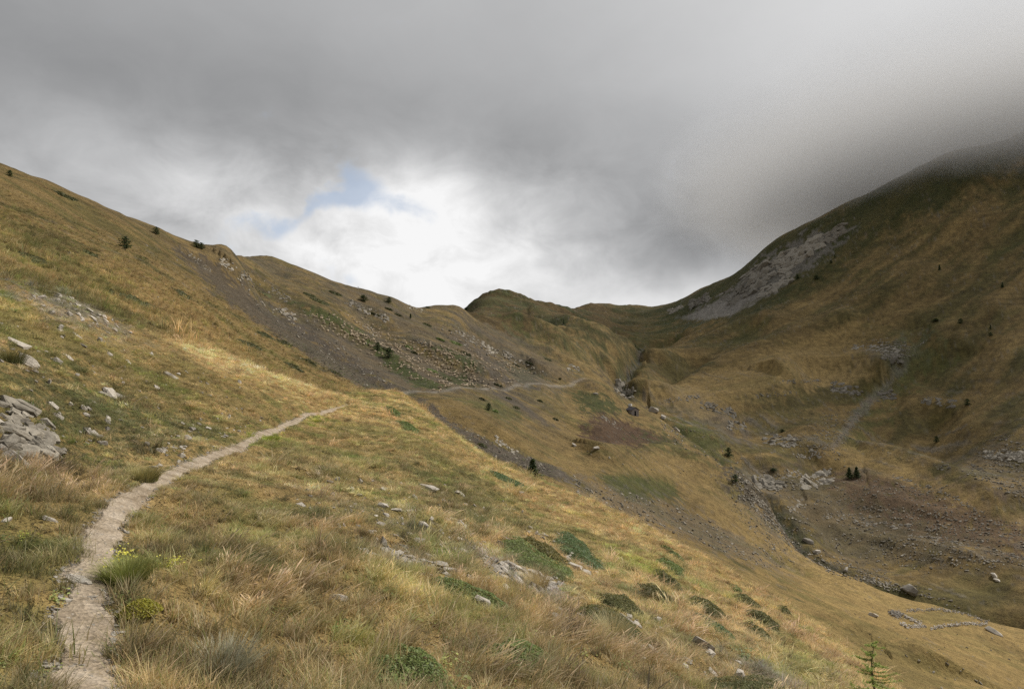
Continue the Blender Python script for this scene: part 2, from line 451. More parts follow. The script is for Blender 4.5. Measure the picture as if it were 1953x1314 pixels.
# spurs and gullies seen on the photograph: crest or bed line, nearest distance, height, width (m)
LINES = [
 ([(1556,895),(1610,868),(1700,882),(1830,937),(1960,995)], 330, 13, 20), ([(1468,714),(1520,704),(1570,700),(1660,708),(1695,722)], 470, 14, 24),
 ([(1208,768),(1290,735),(1370,700),(1430,672),(1530,640),(1640,602)], 430, 8, 26), ([(1240,702),(1290,690),(1335,668),(1400,640),(1500,600)], 520, 16, 32),
 ([(985,602),(1060,632),(1130,655),(1205,670)], 500, 20, 34), ([(935,612),(1040,650),(1120,690),(1172,716)], 400, 16, 28), ([(1000,690),(1060,714),(1130,738),(1180,760)], 330, 5, 16),
 ([(1640,800),(1560,826),(1480,872),(1448,902)], 360, 5, 16), ([(1700,765),(1800,785),(1900,850)], 400, 6, 20), ([(1760,660),(1850,620),(1953,560)], 520, 7, 26), ([(1560,640),(1680,560),(1800,500)], 620, 8, 30),
 ([(1400,790),(1370,830),(1372,862)], 390, 5, 14), ([(1330,720),(1290,745),(1262,775)], 430, 6, 14),
 ([(1352,690),(1318,706),(1292,722),(1250,752)], 450, -13, 14), ([(1320,625),(1262,648),(1230,664)], 600, -17, 22), ([(1150,622),(1190,650),(1222,668)], 700, -18, 24),
 ([(1060,668),(1130,700),(1180,728)], 420, -11, 16), ([(1440,760),(1410,800),(1395,850)], 400, -5, 12), ([(1830,780),(1760,840),(1690,872)], 380, -6, 16), ([(1900,640),(1800,700),(1740,740)], 480, -6, 18),
 ([(1600,690),(1540,740),(1480,790),(1440,850)], 420, -5, 14), ([(1560,1000),(1640,1030),(1760,1050),(1900,1080)], 280, 4, 10), ([(1620,940),(1720,965),(1860,1010)], 300, 3, 8), ([(1500,930),(1560,960),(1600,1010)], 290, 5, 12),
 ([(1100,860),(1180,878),(1290,870),(1380,905),(1460,968)], 150, 5, 11), ([(1090,800),(1160,850),(1250,862)], 180, -3, 14), ([(1290,950),(1400,1010),(1500,1070),(1620,1130)], 120, -3, 12), ([(1560,1190),(1680,1230),(1800,1290)], 70, 3, 8), ([(1650,1250),(1760,1300)], 60, -2, 6),
 ([(460,520),(560,600),(660,690),(735,745)], 120, -3, 8), ([(420,500),(540,590),(650,670),(740,742)], 120, 2.5, 9), ([(560,570),(700,660),(830,738)], 180, 4, 10), ([(640,560),(780,640),(900,700),(1000,733)], 220, 4, 12), ([(700,600),(830,680),(930,738)], 200, -5, 14),
 ([(870,610),(940,650),(1010,700),(1050,728)], 280, -6, 14), ([(820,755),(900,810),(1000,868)], 110, 3, 8),
]
_add = np.zeros(GX.shape)
for pl_, dm_, h_, w_ in LINES:
    q_ = []
    for (x0, y0), (x1, y1) in zip(pl_[:-1], pl_[1:]):
        for t in (0, 0.33, 0.66): 
            hh = hit(x0+(x1-x0)*t, y0+(y1-y0)*t, dm_)
            if hh and (not q_ or math.hypot(hh[0]-q_[-1][0], hh[1]-q_[-1][1]) < 0.5*math.hypot(*q_[-1])): q_.append((hh[0], hh[1]))
    hh = hit(*pl_[-1], dm_)
    if hh and q_ and math.hypot(hh[0]-q_[-1][0], hh[1]-q_[-1][1]) < 0.5*math.hypot(*q_[-1]): q_.append((hh[0], hh[1]))
    if len(q_) < 3: continue
    Q_ = np.array(q_); pad = 3*w_
    k_ = (GX > Q_[:, 0].min()-pad) & (GX < Q_[:, 0].max()+pad) & (GY > Q_[:, 1].min()-pad) & (GY < Q_[:, 1].max()+pad) & (GR > 50)
    gx_, gy_ = GX[k_], GY[k_]
    d_, t_ = seg_dist(gx_ + 0.35*w_*fbm(gx_/(2*w_), gy_/(2*w_), 3, 201), gy_ + 0.35*w_*fbm(gx_/(2*w_), gy_/(2*w_), 3, 202), q_)
    ends = sst(t_, 0, 1.5) * sst(len(q_)-1-t_, 0, 1.5)
    _add[k_] += h_ * ends * np.exp(-np.abs(d_/w_)**1.6)
GZ += _add; gE = GZ / GR
def ground_normal(x, y, s=None):
    s = s or max(0.15, 0.012*math.hypot(x, y))
    zx = (zat(x+s, y)-zat(x-s, y))/(2*s); zy = (zat(x, y+s)-zat(x, y-s))/(2*s)
    return Vector((-float(zx), -float(zy), 1)).normalized()

# ------------------------------------------------------------------ ground colours: what grows or lies where
STRAW = np.array((0.40, 0.285, 0.125)); GOLD = np.array((0.27, 0.190, 0.075)); OLIVE = np.array((0.150, 0.125, 0.044))
GREEN = np.array((0.075, 0.098, 0.026)); HEATH = np.array((0.052, 0.056, 0.020)); SCREE = np.array((0.150, 0.130, 0.112))
ROCK = np.array((0.30, 0.275, 0.24)); SOIL = np.array((0.105, 0.062, 0.040)); DARKSCREE = np.array((0.094, 0.081, 0.071)); LIME = np.array((0.17, 0.185, 0.030))
def poly_aw(poly, dmin, dmax):
    pts = []; n = len(poly)
    for i in range(n):
        (x0, y0), (x1, y1) = poly[i], poly[(i+1) % n]
        m = max(1, int(math.hypot(x1-x0, y1-y0)/25))
        for k in range(m):
            t = k/m; h = hit(x0+(x1-x0)*t, y0+(y1-y0)*t, dmin, dmax)
            if h: pts.append((math.atan2(h[0], h[1]), math.log(math.hypot(h[0], h[1]))))
    return np.array(pts)
def sdf(a, w, Q):
    """signed distance (inside positive) in units of the viewing distance"""
    o = np.full(a.shape, -1.0); pad = 0.12
    k = (a > Q[:, 0].min()-pad) & (a < Q[:, 0].max()+pad) & (w > Q[:, 1].min()-pad) & (w < Q[:, 1].max()+pad)
    x, y = a[k], w[k]
    if x.size == 0: return o
    best = np.full(x.shape, 1e9); ins = np.zeros(x.shape, bool); n = len(Q)
    for i in range(n):
        x0, y0 = Q[i]; x1, y1 = Q[(i+1) % n]; dx, dy = x1-x0, y1-y0; L2 = dx*dx+dy*dy
        if L2 < 1e-14: continue
        t = np.clip(((x-x0)*dx+(y-y0)*dy)/L2, 0, 1)
        best = np.minimum(best, np.hypot(x-x0-t*dx, y-y0-t*dy))
        c = ((y0 > y) != (y1 > y)) & (x < (x1-x0)*(y-y0)/(y1-y0+1e-15)+x0); ins ^= c
    o[k] = np.where(ins, best, -best); return o
# (polygon on the photo, nearest and farthest distance, colour, strength, edge softness, raggedness)
PATCH = []
def patch(poly, dm, dM, colr, s=0.9, soft=0.012, rag=0.02, rock=0.0): PATCH.append((poly_aw(poly, dm, dM), colr, s, soft*(0.5 if dM > 100 else 1), rag*(0.75 if dM > 100 else 1), rock))
# left hill: dark gully of shale, bands of heath, pale crest
patch([(335,478),(375,480),(450,535),(560,610),(640,665),(720,715),(765,748),(715,748),(640,715),(540,650),(440,580),(370,515)],90,400,SCREE*0.72,0.75,0.035,0.06,0.5)
patch([(0,508),(60,520),(150,560),(260,600),(330,640),(300,645),(200,615),(100,580),(0,548)],24,70,HEATH,0.55,0.03,0.06)
patch([(0,425),(60,432),(140,455),(190,490),(120,485),(40,450)],40,140,HEATH,0.5,0.02,0.05)
patch([(210,690-40),(330,640),(420,668),(520,715),(650,752),(560,738),(400,705),(300,672)],22,75,STRAW,0.95,0.03,0.04)
patch([(30,560),(130,568),(200,600),(260,640),(180,630),(90,600)],18,40,ROCK*0.85,0.55,0.03,0.08,0.6)
patch([(560,590),(640,600),(760,660),(870,690),(1010,735),(880,742),(760,748),(660,690),(560,630)],150,420,SCREE*0.8,0.55,0.03,0.05,0.4)
patch([(600,525),(700,560),(800,600),(900,640),(960,700),(960,735),(870,690),(740,610),(600,560)],180,420,SCREE*0.85,0.35,0.04,0.08,0.3)
patch([(470,520),(560,560),(650,600),(700,640),(760,690),(690,665),(600,610),(500,560)],150,420,OLIVE*0.85,0.65,0.02,0.05)
patch([(560,575),(640,600),(700,640),(660,630),(590,600)],150,420,GREEN,0.8,0.01,0.03)
patch([(700,650),(750,672),(800,715),(858,742),(800,740),(740,700)],150,320,GREEN,0.85,0.01,0.03)
patch([(880,600),(980,640),(1060,690),(1130,735),(1040,720),(960,690),(860,640)],300,600,SCREE*0.8,0.4,0.03,0.06,0.35)
patch([(840,665),(900,680),(920,705),(880,700)],200,420,GREEN,0.75,0.012,0.03)
patch([(830,710),(870,708),(910,738),(880,738)],180,320,GREEN*0.8,0.8,0.01,0.03)
patch([(960,700),(1000,700),(1045,724),(990,730)],200,420,GREEN,0.6,0.02,0.03)
patch([(900,655),(935,680),(1000,705),(1070,740),(1010,735),(940,710),(890,675)],240,420,SCREE,0.5,0.02,0.06,0.5)
# below the track: two grey gullies and basin
patch([(752,758),(800,757),(860,805),(950,850),(1060,890),(1105,920),(1060,915),(980,885),(900,868),(840,830),(785,790)],88,260,DARKSCREE*1.15,0.85,0.02,0.03,0.6)
patch([(925,745),(965,748),(1010,780),(1055,812),(1040,812),(990,780)],140,320,DARKSCREE*1.2,0.7,0.02,0.03,0.5)
patch([(870,762),(960,765),(1010,800),(960,800)],120,320,GREEN*1.2,0.5,0.02,0.04)
patch([(1090,748),(1150,755),(1190,785),(1170,797),(1120,790)],240,430,GREEN*0.75,0.85,0.01,0.05)
patch([(1100,830),(1140,790),(1190,800),(1260,830),(1290,838),(1225,850),(1160,850)],240,420,SOIL,0.9,0.015,0.03)
patch([(1222,845),(1270,830),(1300,850),(1345,880),(1290,870)],250,420,GREEN,0.55,0.015,0.07)
patch([(1130,905),(1282,905),(1300,952),(1200,955)],120,300,GREEN,0.75,0.012,0.015)
patch([(1050,865),(1180,880),(1290,868),(1400,920),(1330,935),(1200,895),(1090,905)],140,330,GOLD*1.25,0.65,0.03,0.03)
patch([(1090,905),(1180,930),(1290,960),(1400,1020),(1530,1075),(1480,1090),(1330,1030),(1200,985),(1110,950)],70,290,SCREE*1.15,0.45,0.03,0.12,0.4)
patch([(1395,900),(1440,940),(1500,1005),(1520,1060),(1470,1050),(1400,970)],180,310,SCREE,0.5,0.03,0.08,0.4)
patch([(1300,925),(1400,950),(1480,1030),(1570,1085),(1720,1135),(1953,1205),(1953,1230),(1700,1160),(1500,1075),(1380,1000)],150,320,GOLD*1.2,0.55,0.03,0.03)
patch([(1540,1060),(1953,1190),(1953,1314),(1720,1314),(1580,1220)],60,320,GOLD*1.15,0.45,0.05,0.04)
patch([(1600,1200),(1640,1180),(1760,1250),(1840,1314),(1720,1314)],60,190,OLIVE*0.9,0.5,0.02,0.05)
patch([(1720,1178),(1800,1160),(1860,1180),(1800,1195)],100,260,OLIVE*1.1,0.6,0.02,0.03)
patch([(1400,885),(1450,930),(1510,1000),(1550,1060),(1640,1095),(1560,1085),(1500,1050),(1430,970),(1390,905)],270,470,SCREE*0.45,0.7,0.02,0.06,0.5)
# ravine and right slope
patch([(1290,800),(1350,800),(1400,880),(1360,880),(1310,850)],380,520,GREEN*0.8,0.6,0.02,0.05)
patch([(1310,740),(1400,790),(1430,850),(1370,830),(1300,790),(1250,770)],400,640,SCREE*0.75,0.6,0.03,0.06,0.5)
patch([(1420,890),(1560,900),(1700,900),(1953,1010),(1953,1080),(1800,1060),(1640,1090),(1530,1010),(1480,960)],300,520,np.array((0.105,0.085,0.056)),0.65,0.04,0.10,0.4)
patch([(1600,900),(1760,915),(1880,965),(1953,1000),(1953,1060),(1700,980),(1600,930)],300,520,SOIL*1.3,0.5,0.03,0.08,0.3)
patch([(1640,600),(1720,590),(1760,610),(1760,680),(1700,690),(1640,670)],480,760,SCREE*0.75,0.5,0.03,0.06,0.5)
patch([(1730,590),(1742,600),(1750,650),(1720,715),(1640,800),(1590,860),(1585,850),(1640,770),(1700,720),(1728,655)],420,720,SCREE*1.2,0.85,0.006,0.01,0.6)
patch([(1700,610),(1730,600),(1728,650),(1690,720),(1640,790),(1610,850),(1640,860),(1700,760),(1800,700),(1760,600)],420,760,GREEN,0.4,0.03,0.05)
patch([(1880,850),(1953,830),(1953,960),(1880,920),(1800,880)],330,560,SCREE*0.8,0.4,0.04,0.09,0.4)
patch([(1470,700),(1560,700),(1660,705),(1690,715),(1620,735),(1500,735)],450,760,STRAW*0.9,0.7,0.02,0.02)
patch([(1250,760),(1330,720),(1460,680),(1560,640),(1640,610),(1640,690),(1450,760),(1340,800)],440,900,GOLD*1.1,0.5,0.04,0.04)
patch([(1560,890),(1600,850),(1680,850),(1830,930),(1953,985),(1953,1000),(1800,945),(1640,895)],340,560,GOLD*1.2,0.5,0.02,0.02)
patch([(1190,592),(1290,572),(1400,520),(1480,455),(1600,398),(1700,345),(1953,230),(1953,330),(1800,390),(1650,470),(1560,530),(1480,580),(1380,620),(1290,620)],560,1800,GREEN*0.42,0.75,0.06,0.05)
patch([(1300,605),(1390,560),(1450,500),(1520,455),(1590,440),(1610,448),(1560,500),(1470,555),(1390,600),(1340,612)],620,1500,ROCK*0.52,0.85,0.012,0.05,0.9)
patch([(1300,608),(1400,560),(1440,560),(1400,598),(1340,612)],620,1500,ROCK*0.80,0.92,0.008,0.01,0.2)
patch([(1390,605),(1500,545),(1440,560)],600,1400,ROCK*0.7,0.6,0.006,0.01,0.2)
patch([(1220,665),(1210,640),(1260,610),(1340,615),(1290,640)],600,1600,GREEN*0.6,0.5,0.03,0.05)
patch([(955,556),(1000,575),(1060,600),(1180,640),(1220,665),(1150,660),(1060,620),(990,590)],500,1500,HEATH*1.1,0.65,0.03,0.04,0.2)
patch([(885,592),(955,556),(965,572),(920,592)],600,1200,HEATH*1.2,0.7,0.02,0.03,0.2)
patch([(940,600),(1000,610),(1080,640),(1160,670),(1100,670),(1000,640)],420,1200,GREEN*0.7,0.55,0.05,0.10)
patch([(1150,720),(1190,735),(1215,770),(1180,760)],400,640,SCREE*0.5,0.6,0.02,0.05,0.7)
# near slope
patch([(0,700),(120,690),(220,760),(380,800),(430,830),(300,860),(120,870),(0,860)],6,40,HEATH*1.3,0.85,0.08,0.15)
patch([(100,640),(300,650),(430,720),(560,770),(420,800),(250,760)],12,60,OLIVE*0.85,0.6,0.08,0.14)
patch([(560,840),(800,820),(900,900),(700,960),(540,900)],12,60,OLIVE*0.9,0.5,0.08,0.15)
patch([(760,880),(900,900),(1010,1010),(900,1000),(800,960)],14,60,HEATH*1.4,0.6,0.05,0.12)
patch([(900,1040),(980,1080),(1080,1120),(1040,1140),(940,1095)],9,40,ROCK*0.75,0.8,0.03,0.05,0.5)
patch([(725,1045),(800,1060),(780,1085),(735,1070)],7,30,ROCK*0.7,0.6,0.03,0.05,0.5)
patch([(1380,1240),(1480,1280),(1500,1314),(1440,1300)],9,40,ROCK*0.7,0.6,0.02,0.05,0.4)
patch([(660,960),(760,1000),(900,1060),(800,1010)],10,40,ROCK*0.7,0.35,0.05,0.12,0.4)
patch([(480,826),(540,830),(535,840),(470,850)],14,40,LIME,0.8,0.01,0.03); patch([(570,797),(620,797),(610,806),(575,806)],26,60,LIME,0.8,0.01,0.03)
patch([(1160,1040),(1210,1060),(1330,1130),(1290,1120),(1200,1080)],16,60,LIME*1.2,0.7,0.02,0.05)
patch([(1500,1230),(1600,1300),(1560,1314),(1480,1260)],14,60,LIME,0.5,0.03,0.05)
patch([(930,895),(1000,925),(985,930),(940,908)],20,70,GREEN*1.5,0.7,0.02,0.03)
patch([(0,860),(90,875),(60,900),(0,890)],6,20,SOIL*1.4,0.5,0.05,0.1,0.3)

def ground_color(a, w, x, y):
    r = np.exp(w); reg = regions(a, w)
    nL = fbm(x/26, y/26, 4, 61); nM = fbm(x/5.5, y/5.5, 4, 62); nS = fbm(x/1.3, y/1.3, 3, 63)
    tL = y + 0.12*x + 6*fbm(x/30, y/30, 2, 64); tR = 0.25*x - 0.97*y + 14*fbm(x/70, y/70, 3, 65)
    stL = fbm(tL/3.4, (x-0.12*y)/34, 4, 66); stR = fbm(tR/15, (0.97*x+0.25*y)/130, 4, 67)
    stR2 = fbm(tR/48, (0.97*x+0.25*y)/300, 3, 68)
    mix = lambda A, B, t: A*(1-t[..., None]) + B*t[..., None]
    one = np.ones(x.shape)
    c0 = mix(GOLD*one[..., None]*1.02, STRAW, sst(nM*0.6+nS*0.7+nL*0.4, 0.05, 0.55)*0.75)
    c0 = mix(c0, OLIVE*1.25, sst(-nM*0.8-nS*0.5+nL*0.5, -0.02, 0.42)*0.85)
    c0 = mix(c0, GREEN*1.3, sst(fbm(x/2.2+7, y/2.2, 4, 70)+0.2*nL, 0.22, 0.5)*0.6)
    c1 = mix(GOLD*one[..., None]*1.0, OLIVE*1.15, sst(stL*0.8+nL*0.5, -0.10, 0.35)*0.9)
    c1 = mix(c1, STRAW*0.9, sst(-stL*0.7+nM*0.4-0.2*nL, 0.10, 0.55)*0.55)
    c1 = mix(c1, HEATH*1.3, sst(fbm(x/9+3, y/14, 4, 71), 0.22, 0.45)*0.6)
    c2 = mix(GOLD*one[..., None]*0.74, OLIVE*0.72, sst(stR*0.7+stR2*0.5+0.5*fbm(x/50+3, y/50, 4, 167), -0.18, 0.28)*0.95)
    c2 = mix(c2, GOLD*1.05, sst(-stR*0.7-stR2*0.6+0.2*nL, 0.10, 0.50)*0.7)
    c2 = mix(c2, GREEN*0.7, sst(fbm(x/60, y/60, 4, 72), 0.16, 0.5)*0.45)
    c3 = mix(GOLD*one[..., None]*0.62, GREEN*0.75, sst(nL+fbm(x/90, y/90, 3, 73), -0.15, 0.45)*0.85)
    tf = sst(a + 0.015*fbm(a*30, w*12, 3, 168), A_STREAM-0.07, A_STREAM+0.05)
    cfar = mix(c3*0.52, c2*0.86, np.maximum(tf, (reg == 2)*sst(a, A_STREAM, A_STREAM+0.1)))  # valley head and mountain colours scaled down to stand for cloud shade
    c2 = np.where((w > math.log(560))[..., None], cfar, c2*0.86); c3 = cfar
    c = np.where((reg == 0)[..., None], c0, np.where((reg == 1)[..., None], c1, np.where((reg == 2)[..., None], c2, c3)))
    # grazing terraces: narrow steps that keep to one height
    zz = zat(x, y); far_k = sst(r, 110, 240)
    ter = 0.6*gnoise(zz/1.1 + 0.9*nM, (x+y)/38, 171) + 0.5*gnoise(zz/2.6 + 0.6*nL, (x-y)/70, 172)
    c = c*(1 + 0.42*(far_k*ter)[..., None])
    stR3 = fbm(tR/5, (0.97*x+0.25*y)/40, 4, 69)
    c = c*(1 + (reg >= 2)[..., None]*0.45*stR3[..., None])
    # C hill is browner and greyer than the near golden hill
    k = sst(w, math.log(170), math.log(260)) * (reg == 1) * (1 - sst(a, aw(1000, 700, 300)[0], aw(1100, 700, 300)[0]))
    c = mix(c, SCREE*0.62 + OLIVE*0.3, k*sst(fbm(tL/8, x/60, 4, 74), -0.35, 0.3)*0.75)
    rock = np.zeros(x.shape)
    nz = fbm(a*60, w*60, 4, 75); nz2 = fbm(a*220, w*160, 3, 76)
    for Q, colr, s, soft, rag, rk in PATCH:
        d = sdf(a, w, Q)
        m = s * sst(d + rag*nz*1.4 + rag*0.7*nz2, -soft, soft)
        c = mix(c, colr*one[..., None]*(1+0.25*nz2[..., None]), m)
        rock = np.maximum(rock*(1-m), m*rk*(r > 80))
    # stones showing through the turf, by region
    sp = sst(fbm(x/3.0+5, y/3.0, 3, 77) + 0.5*fbm(x/40, y/40, 3, 78), 0.42, 0.58) * (r > 120)
    c = mix(c, ROCK*0.62, sp*0.35); 
    # beds of bare stone on the right slope follow the contour lines
    lev = fbm(0.004*tR, (0.97*x+0.25*y)/5.0, 3, 79)
    bm = (reg == 2) * sst(lev, 0.12, 0.32) * sst(fbm(x/45, y/45, 3, 80), 0.02, 0.3) * (1-sst(r, 560, 760))
    c = mix(c, ROCK*0.50, bm*0.6); rock = np.maximum(rock, bm*0.6)
    # cloud shadow painted into the colour of hillside and basin, lower right spared
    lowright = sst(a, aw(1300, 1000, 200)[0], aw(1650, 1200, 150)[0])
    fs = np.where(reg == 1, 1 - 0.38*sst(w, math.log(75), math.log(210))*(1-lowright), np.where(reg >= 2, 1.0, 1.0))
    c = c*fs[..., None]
    d, _ = seg_dist(x, y, road) if x.size else (x, 0)
    m = np.exp(-(d/1.25)**2) * 0.65 * sst(w-W_EDGE(a), 0.02, 0.1)
    c = mix(c, (ROCK*0.75)*one[..., None], m)
    d, _ = seg_dist(x, y, STREAM)
    m = np.exp(-(d/3.5)**2)*(nz2 > -0.15); c = mix(c, GREEN*0.45*one[..., None], 0.8*np.exp(-(d/9)**2)*sst(nz+0.3, 0, 0.3)); c = mix(c, ROCK*0.25*one[..., None]*(1+1.5*nz2[..., None]), m*0.75); rock = np.maximum(rock, m)
    return np.clip(c, 0.01, 0.8), rock
# evaluate on the grid (only where the photograph could see)
vis = (np.abs(GA) < rad(62))
GC = np.zeros(GX.shape + (3,)); GK = np.zeros(GX.shape)
GC[:] = GOLD
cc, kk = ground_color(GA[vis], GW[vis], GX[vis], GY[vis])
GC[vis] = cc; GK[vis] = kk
# bare trail colour where the trail runs
tm = np.where(pd < 2, sst(path_half(pt) + 0.09*fbm(GX/0.25, GY/0.25, 3, 81) - pd, -0.05, 0.05), 0) * (np.abs(GA) < rad(62))
TRAIL = np.array((0.36, 0.30, 0.235))
GC = GC*(1-tm[..., None]) + TRAIL*tm[..., None]

# ------------------------------------------------------------------ materials
def new_mat(name):
    m = bpy.data.materials.new(name); m.use_nodes = True; m.node_tree.nodes.clear()
    T = NT(m.node_tree); o = T.n('ShaderNodeOutputMaterial'); b = T.n('ShaderNodeBsdfPrincipled')
    b.inputs['Specular IOR Level'].default_value = 0.15; b.inputs['Roughness'].default_value = 0.9
    T.link(b.outputs[0], o.inputs[0]); return m, T, b, o
mat_ground, T, b, o = new_mat('ground_cover')
co = T.n('ShaderNodeTexCoord').outputs['Object']
colr = T.n('ShaderNodeAttribute', attribute_name='Col').outputs['Color']
rk = T.n('ShaderNodeAttribute', attribute_name='rock').outputs['Fac']
dist = T.v('LENGTH', co)
dist = T.t.nodes[-1].outputs['Value']
nA = T.noise(co, 1.3, 5, 0.65).outputs['Fac']
nB = T.noise(co, 14.0, 5, 0.7).outputs['Fac']
nC = T.noise(co, 0.22, 7, 0.75).outputs['Fac']
fac = T.m('ADD', T.m('MULTIPLY', T.m('SUBTRACT', nA, 0.5), 1.1), T.m('MULTIPLY', T.m('SUBTRACT', nB, 0.5), 1.1))
fac = T.m('ADD', fac, T.m('MULTIPLY', T.m('SUBTRACT', nC, 0.5), 1.5))
# tussocks and tufts too far away to model: dark and light specks
nD = T.noise(co, 0.55, 4, 0.75).outputs['Fac']
fac = T.m('MULTIPLY', fac, T.m('MULTIPLY_ADD', T.sstep(dist, 90.0, 300.0), 0.45, 1.0))
fac = T.m('SUBTRACT', fac, T.m('MULTIPLY', T.m('MULTIPLY', T.sstep(nD, 0.57, 0.68), 0.34), T.sstep(dist, 60.0, 160.0)))
fac = T.m('ADD', fac, T.m('MULTIPLY', T.m('MULTIPLY', T.sstep(nD, 0.40, 0.30), 0.30), T.sstep(dist, 60.0, 160.0)))
gain = T.m('MAXIMUM', T.m('ADD', 1.0, fac), 0.35)
cg = T.v('MULTIPLY', colr, (1, 1, 1)); cg = T.v('SCALE', colr, gain)
# loose stones in bare places: cells of different grey
vor = T.n('ShaderNodeTexVoronoi', feature='F1'); T.link(co, vor.inputs['Vector']); vor.inputs['Scale'].default_value = 0.8
vor2 = T.n('ShaderNodeTexVoronoi', feature='F1'); T.link(co, vor2.inputs['Vector']); vor2.inputs['Scale'].default_value = 0.22
cell = T.m('ADD', T.m('MULTIPLY', vor.outputs['Color'], 0.9), T.m('MULTIPLY', vor2.outputs['Color'], 0.7))
crock = T.v('SCALE', colr, T.m('ADD', 0.35, T.m('MULTIPLY', cell, 0.85)))
cfin = T.mixc(rk, cg, crock)
T.link(cfin, b.inputs['Base Color'])
bmp = T.n('ShaderNodeBump'); bmp.inputs['Strength'].default_value = 0.9; bmp.inputs['Distance'].default_value = 0.05
T.link(nB, bmp.inputs['Height'])
bm2 = T.n('ShaderNodeBump'); bm2.inputs['Strength'].default_value = 0.8; bm2.inputs['Distance'].default_value = 0.6
T.link(T.m('ADD', nA, T.m('MULTIPLY', T.m('MULTIPLY', vor.outputs['Distance'], rk), 1.2)), bm2.inputs['Height']); T.link(bmp.outputs[0], bm2.inputs['Normal'])
bm3 = T.n('ShaderNodeBump'); bm3.inputs['Strength'].default_value = 0.7; bm3.inputs['Distance'].default_value = 2.2
T.link(T.m('ADD', nC, T.m('MULTIPLY', T.m('MULTIPLY', vor2.outputs['Distance'], rk), 0.8)), bm3.inputs['Height']); T.link(bm2.outputs[0], bm3.inputs['Normal'])
T.link(bm3.outputs[0], b.inputs['Normal'])

# ------------------------------------------------------------------ terrain meshes (one grid, cut along its natural edges)
nA_, nW_ = GX.shape
GREG = regions((GA[:-1, :-1]+GA[1:, 1:])/2, (GW[:-1, :-1]+GW[1:, 1:])/2)
verts = np.stack([GX, GY, GZ], -1).reshape(-1, 3)
idx = np.arange(nA_*nW_).reshape(nA_, nW_)
quads = np.stack([idx[:-1, :-1], idx[:-1, 1:], idx[1:, 1:], idx[1:, :-1]], -1)
# vertex normals of the whole grid, so that the cuts do not show in the shading
fn = np.cross(verts[quads[..., 2]] - verts[quads[..., 0]], verts[quads[..., 3]] - verts[quads[..., 1]])
fn /= np.linalg.norm(fn, axis=-1, keepdims=True) + 1e-12
if fn[500, 400, 2] < 0: fn = -fn; quads = quads[..., ::-1]
VN = np.zeros_like(verts)
for k in range(4):
    for c_ in range(3): VN[:, c_] += np.bincount(quads[..., k].ravel(), fn[..., c_].ravel(), len(verts))
VN /= np.linalg.norm(VN, axis=1, keepdims=True) + 1e-12
COLV = GC.reshape(-1, 3); KV = GK.ravel()
def terrain(name, sel, kind='structure'):
    q = quads[sel]; used = np.unique(q); remap = np.full(len(verts), -1); remap[used] = np.arange(len(used))
    q = remap[q]; me = bpy.data.meshes.new(name)
    me.vertices.add(len(used)); me.vertices.foreach_set('co', verts[used].ravel())
    me.loops.add(q.size); me.loops.foreach_set('vertex_index', q.ravel().astype(np.int32))
    me.polygons.add(len(q)); me.polygons.foreach_set('loop_start', np.arange(0, q.size, 4, dtype=np.int32))
    me.polygons.foreach_set('loop_total', np.full(len(q), 4, dtype=np.int32))
    me.update(calc_edges=True)
    me.polygons.foreach_set('use_smooth', np.ones(len(q), bool))
    ca_ = me.color_attributes.new('Col', 'FLOAT_COLOR', 'POINT')
    ca_.data.foreach_set('color', np.concatenate([COLV[used], np.ones((len(used), 1))], 1).ravel())
    ra = me.attributes.new('rock', 'FLOAT', 'POINT'); ra.data.foreach_set('value', KV[used])
    me.normals_split_custom_set_from_vertices(VN[used])
    me.materials.append(mat_ground)
    ob = bpy.data.objects.new(name, me); C.objects.link(ob); ob['kind'] = kind; return ob
flat = np.broadcast_to(np.abs(GA[:-1, :-1]) < 9, GREG.shape)
terrain('ground', GREG == 0)['label'] = 'dry grassy slope falling to the right below the trail'
terrain('hillside', GREG == 1)['label'] = 'golden hillside and hollow left of the stream, cut by grey gullies'
terrain('mountain', GREG == 2)['label'] = 'brown mountain flank rising into cloud right of the stream'
terrain('far_hills', GREG == 3)['label'] = 'rounded dark hills at the head of the valley'
# centre cap under the camera
bm = bmesh.new(); ring = [bm.verts.new(verts[idx[i, 0]]) for i in range(0, nA_-1, 8)]
c0_ = bm.verts.new((0, 0, float(np.mean(GZ[:, 0]))))
for i in range(len(ring)): bm.faces.new((c0_, ring[i], ring[(i+1) % len(ring)]))
me = bpy.data.meshes.new('ground'); bm.to_mesh(me); bm.free(); me.materials.append(mat_ground)
at = me.color_attributes.new('Col', 'FLOAT_COLOR', 'POINT')
at.data.foreach_set('color', np.tile([*GOLD, 1], len(me.vertices)))
ob = bpy.data.objects.new('ground', me); C.objects.link(ob); ob['kind'] = 'structure'

# ------------------------------------------------------------------ the trodden trail, a sheet of its own
mat_trail, T, b, o = new_mat('trodden_earth'); co = T.n('ShaderNodeTexCoord').outputs['Object']
n1 = T.noise(co, 3.0, 5, 0.6).outputs['Fac']; n2 = T.noise(co, 45.0, 4, 0.7).outputs['Fac']; vo = T.n('ShaderNodeTexVoronoi'); T.link(co, vo.inputs['Vector']); vo.inputs['Scale'].default_value = 38
c1 = T.ramp(n1, [(0.32, (0.20, 0.155, 0.105)), (0.5, (0.34, 0.28, 0.21)), (0.72, (0.45, 0.385, 0.31))])
c2 = T.v('SCALE', c1, T.m('ADD', 0.36, T.m('ADD', T.m('MULTIPLY', n2, 0.6), T.m('MULTIPLY', vo.outputs['Color'], 0.62))))
T.link(c2, b.inputs['Base Color']); bp = T.n('ShaderNodeBump'); bp.inputs['Strength'].default_value = 0.7; bp.inputs['Distance'].default_value = 0.02; T.link(T.m('ADD', n2, vo.outputs['Distance']), bp.inputs['Height']); T.link(bp.outputs[0], b.inputs['Normal'])
